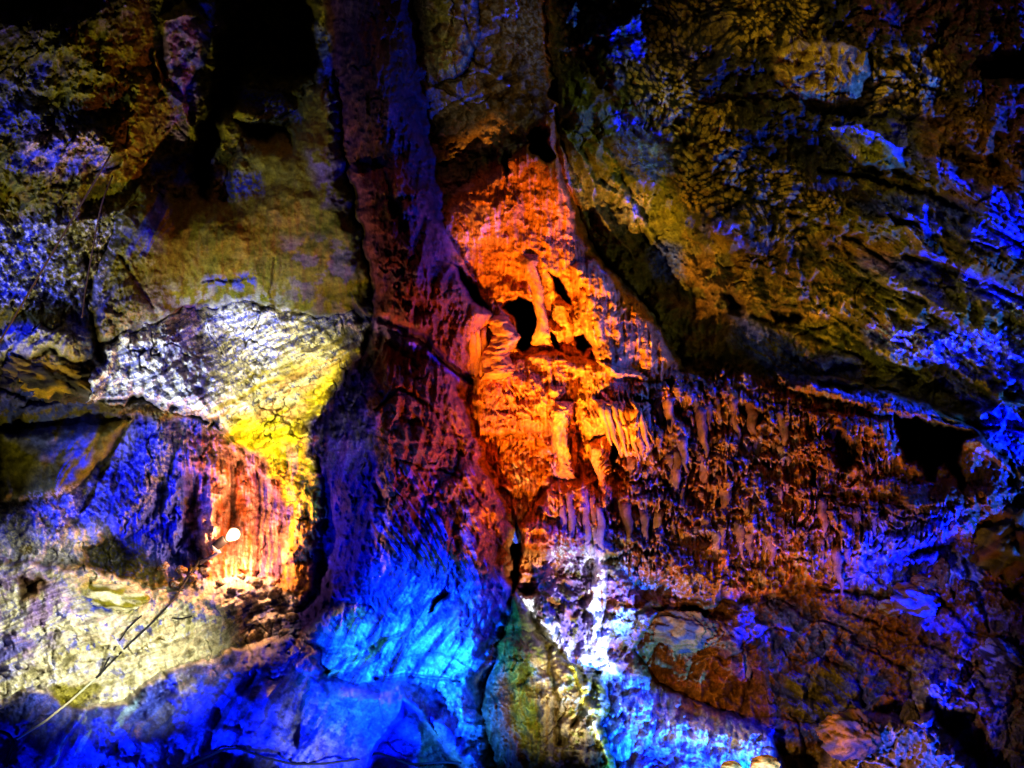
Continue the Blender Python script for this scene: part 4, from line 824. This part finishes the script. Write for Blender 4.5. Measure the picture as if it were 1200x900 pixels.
# ------------------------------------------------------------------ light: coloured lamps of the show cave, and unseen fill spots added
def lamp(name, px, py, d, tx, ty, col, power, cone=60, blend=.6, size=.08, td=None):
    l = bpy.data.lights.new(name, 'SPOT'); l.energy = power; l.color = col; l.spot_size = math.radians(cone); l.spot_blend = blend; l.shadow_soft_size = size
    o = bpy.data.objects.new(name, l); SC.objects.link(o)
    a = np.array(at(px, py, 0)); a[0] = (px - 600) / 100; a[2] = CZ + (450 - py) / 100; a[1] = -d
    b = np.array(at(tx, ty, depth_at(tx, ty) if td is None else td))
    from mathutils import Vector
    o.location = a; o.rotation_euler = Vector(b - a).to_track_quat('-Z', 'Y').to_euler()
    return o
def bulb_light(name, loc, col, power, size=.08):
    l = bpy.data.lights.new(name, 'POINT'); l.energy = power; l.color = col; l.shadow_soft_size = size
    o = bpy.data.objects.new(name, l); SC.objects.link(o); o.location = loc; return o
BL = (.004, .03, 1.0); CY = (.01, .16, 1.0); OR_ = (1, .45, .05); AM = (1, .58, .08); YE = (1, .86, .28); WH = (.80, .90, 1.0); OL = (1, .88, .25)
lamp('orange_spot', 720, 930, 7.0, 610, 325, (1, .37, .05), 7500, 11.5, .5)
lamp('orange_spot', 480, 900, 6.5, 655, 480, OR_, 7000, 21, .8)
lamp('amber_spot', 500, 800, 5.0, 705, 445, AM, 2400, 20, .9)
lamp('cascade_spot', 560, 850, 5.0, 880, 545, (1, .46, .12), 1500, 34, .9)
lamp('cascade_spot', 760, 960, 5.0, 1020, 560, (1, .46, .12), 750, 40, .9)
lamp('column_spot', 860, 820, 4.5, 500, 480, (1, .22, .06), 1100, 26, .9)
lamp('column_spot', 640, -300, 4.5, 440, 120, (1, .35, .45), 160, 40, .9)
lamp('blue_floor_spot', 330, 640, 7.5, 480, 775, CY, 13000, 24, 1)
lamp('blue_floor_spot', 420, 960, 7.5, 555, 800, CY, 9000, 16, 1)
lamp('blue_floor_spot', 560, 1020, 5.5, 430, 740, BL, 2200, 36, 1)
lamp('blue_floor_spot', 900, 980, 6.5, 790, 850, CY, 13000, 24, .9)
lamp('blue_wide_spot', 1000, 1050, 6.5, 980, 770, BL, 8000, 34, .9)
lamp('blue_fore_spot', 60, 960, 8.0, 280, 880, (.01, .05, 1.0), 7000, 36, .9)
lamp('blue_wide_spot', 60, 1150, 5, 230, 640, BL, 3000, 44, .9)
lamp('blue_wide_spot', 1450, 800, 3, 1110, 400, BL, 15000, 70, .9)
lamp('blue_wide_spot', 1450, -50, 3, 1020, 300, BL, 7000, 54, .9)
lamp('blue_wide_spot', -150, 420, 3, 120, 230, BL, 550, 70, .9)
lamp('blue_alcove_spot', 20, 640, 3, 150, 565, BL, 1100, 34, .9)
lamp('white_slope_spot', 440, 560, 5.5, 110, 765, (1, .97, .62), 2200, 36, .9)
lamp('white_slope_spot', 560, 860, 5.0, 240, 760, (.7, .8, 1), 500, 22, .9)
lamp('white_ledge_spot', 60, 660, 4.0, 225, 420, WH, 1300, 24, .9)
lamp('pale_fill', -150, 420, 4.5, 70, 250, (.6, .66, 1), 260, 36, .9)  # added fill, lifts the far left rocks
lamp('yellow_spot', 560, 640, 6.0, 335, 460, YE, 3600, 17, .8)
lamp('yellow_spot', 200, 900, 4.0, 345, 560, YE, 2000, 15, .9)
lamp('flow_fill', 780, 960, 6.0, 675, 740, (.85, .88, 1.0), 4200, 18, .9)  # added fill to whiten the calcite flow
lamp('dim_warm_fill', 200, 900, 7, 210, 200, OL, 1500, 40, .9)  # added dim fill for the upper left
lamp('dim_warm_fill', 620, -60, 7, 960, 110, (1, .80, .25), 600, 40, 1)  # added dim fill for the coral wall
lamp('dim_warm_fill', 700, 800, 7, 1060, 380, OL, 350, 34, .9)  # added dim fill for the right wall
lamp('dim_warm_fill', 640, 700, 7, 940, 800, (1, .50, .14), 1000, 40, .9)  # added dim fill for the lower right
lamp('spur_fill', 720, 760, 7, 640, 820, (1, .9, .4), 1500, 15, 1)  # added fill to brighten the spur
lamp('pale_fill', 900, 100, 4.5, 715, 165, (.7, .85, .65), 200, 26, 1)  # added pale fill on the smooth wall
lamp('dim_warm_fill', 1060, 560, 4.5, 730, 300, OL, 170, 30, 1)  # added fill from the right, opens up the dark hollow
lamp('recess_fill', 420, 260, 7, 565, 60, (.85, .8, .7), 500, 18, 1)  # added grey fill for the top centre recess
bulb_light('bulb_light', at(276, 628, dl + .10), (1, .42, .18), 150, .06)

w = bpy.data.worlds.new('World'); bpy.context.scene.world = w; w.use_nodes = True
w.node_tree.nodes['Background'].inputs['Color'].default_value = (.10, .08, .35, 1); w.node_tree.nodes['Background'].inputs['Strength'].default_value = .007

cam = bpy.data.cameras.new('camera'); cam.lens = 36 * CAMD / 12; cam.sensor_width = 36; cam.clip_end = 200
co_ = bpy.data.objects.new('camera', cam); SC.objects.link(co_); co_.location = (0, -CAMD, CZ); co_.rotation_euler = (math.radians(90), 0, 0)
sc = bpy.context.scene; sc.camera = co_
sc.view_settings.view_transform = 'Standard'; sc.view_settings.look = 'None'; sc.view_settings.exposure = 0
sc.cycles.max_bounces = 3; sc.cycles.diffuse_bounces = 2; sc.cycles.use_denoising = True
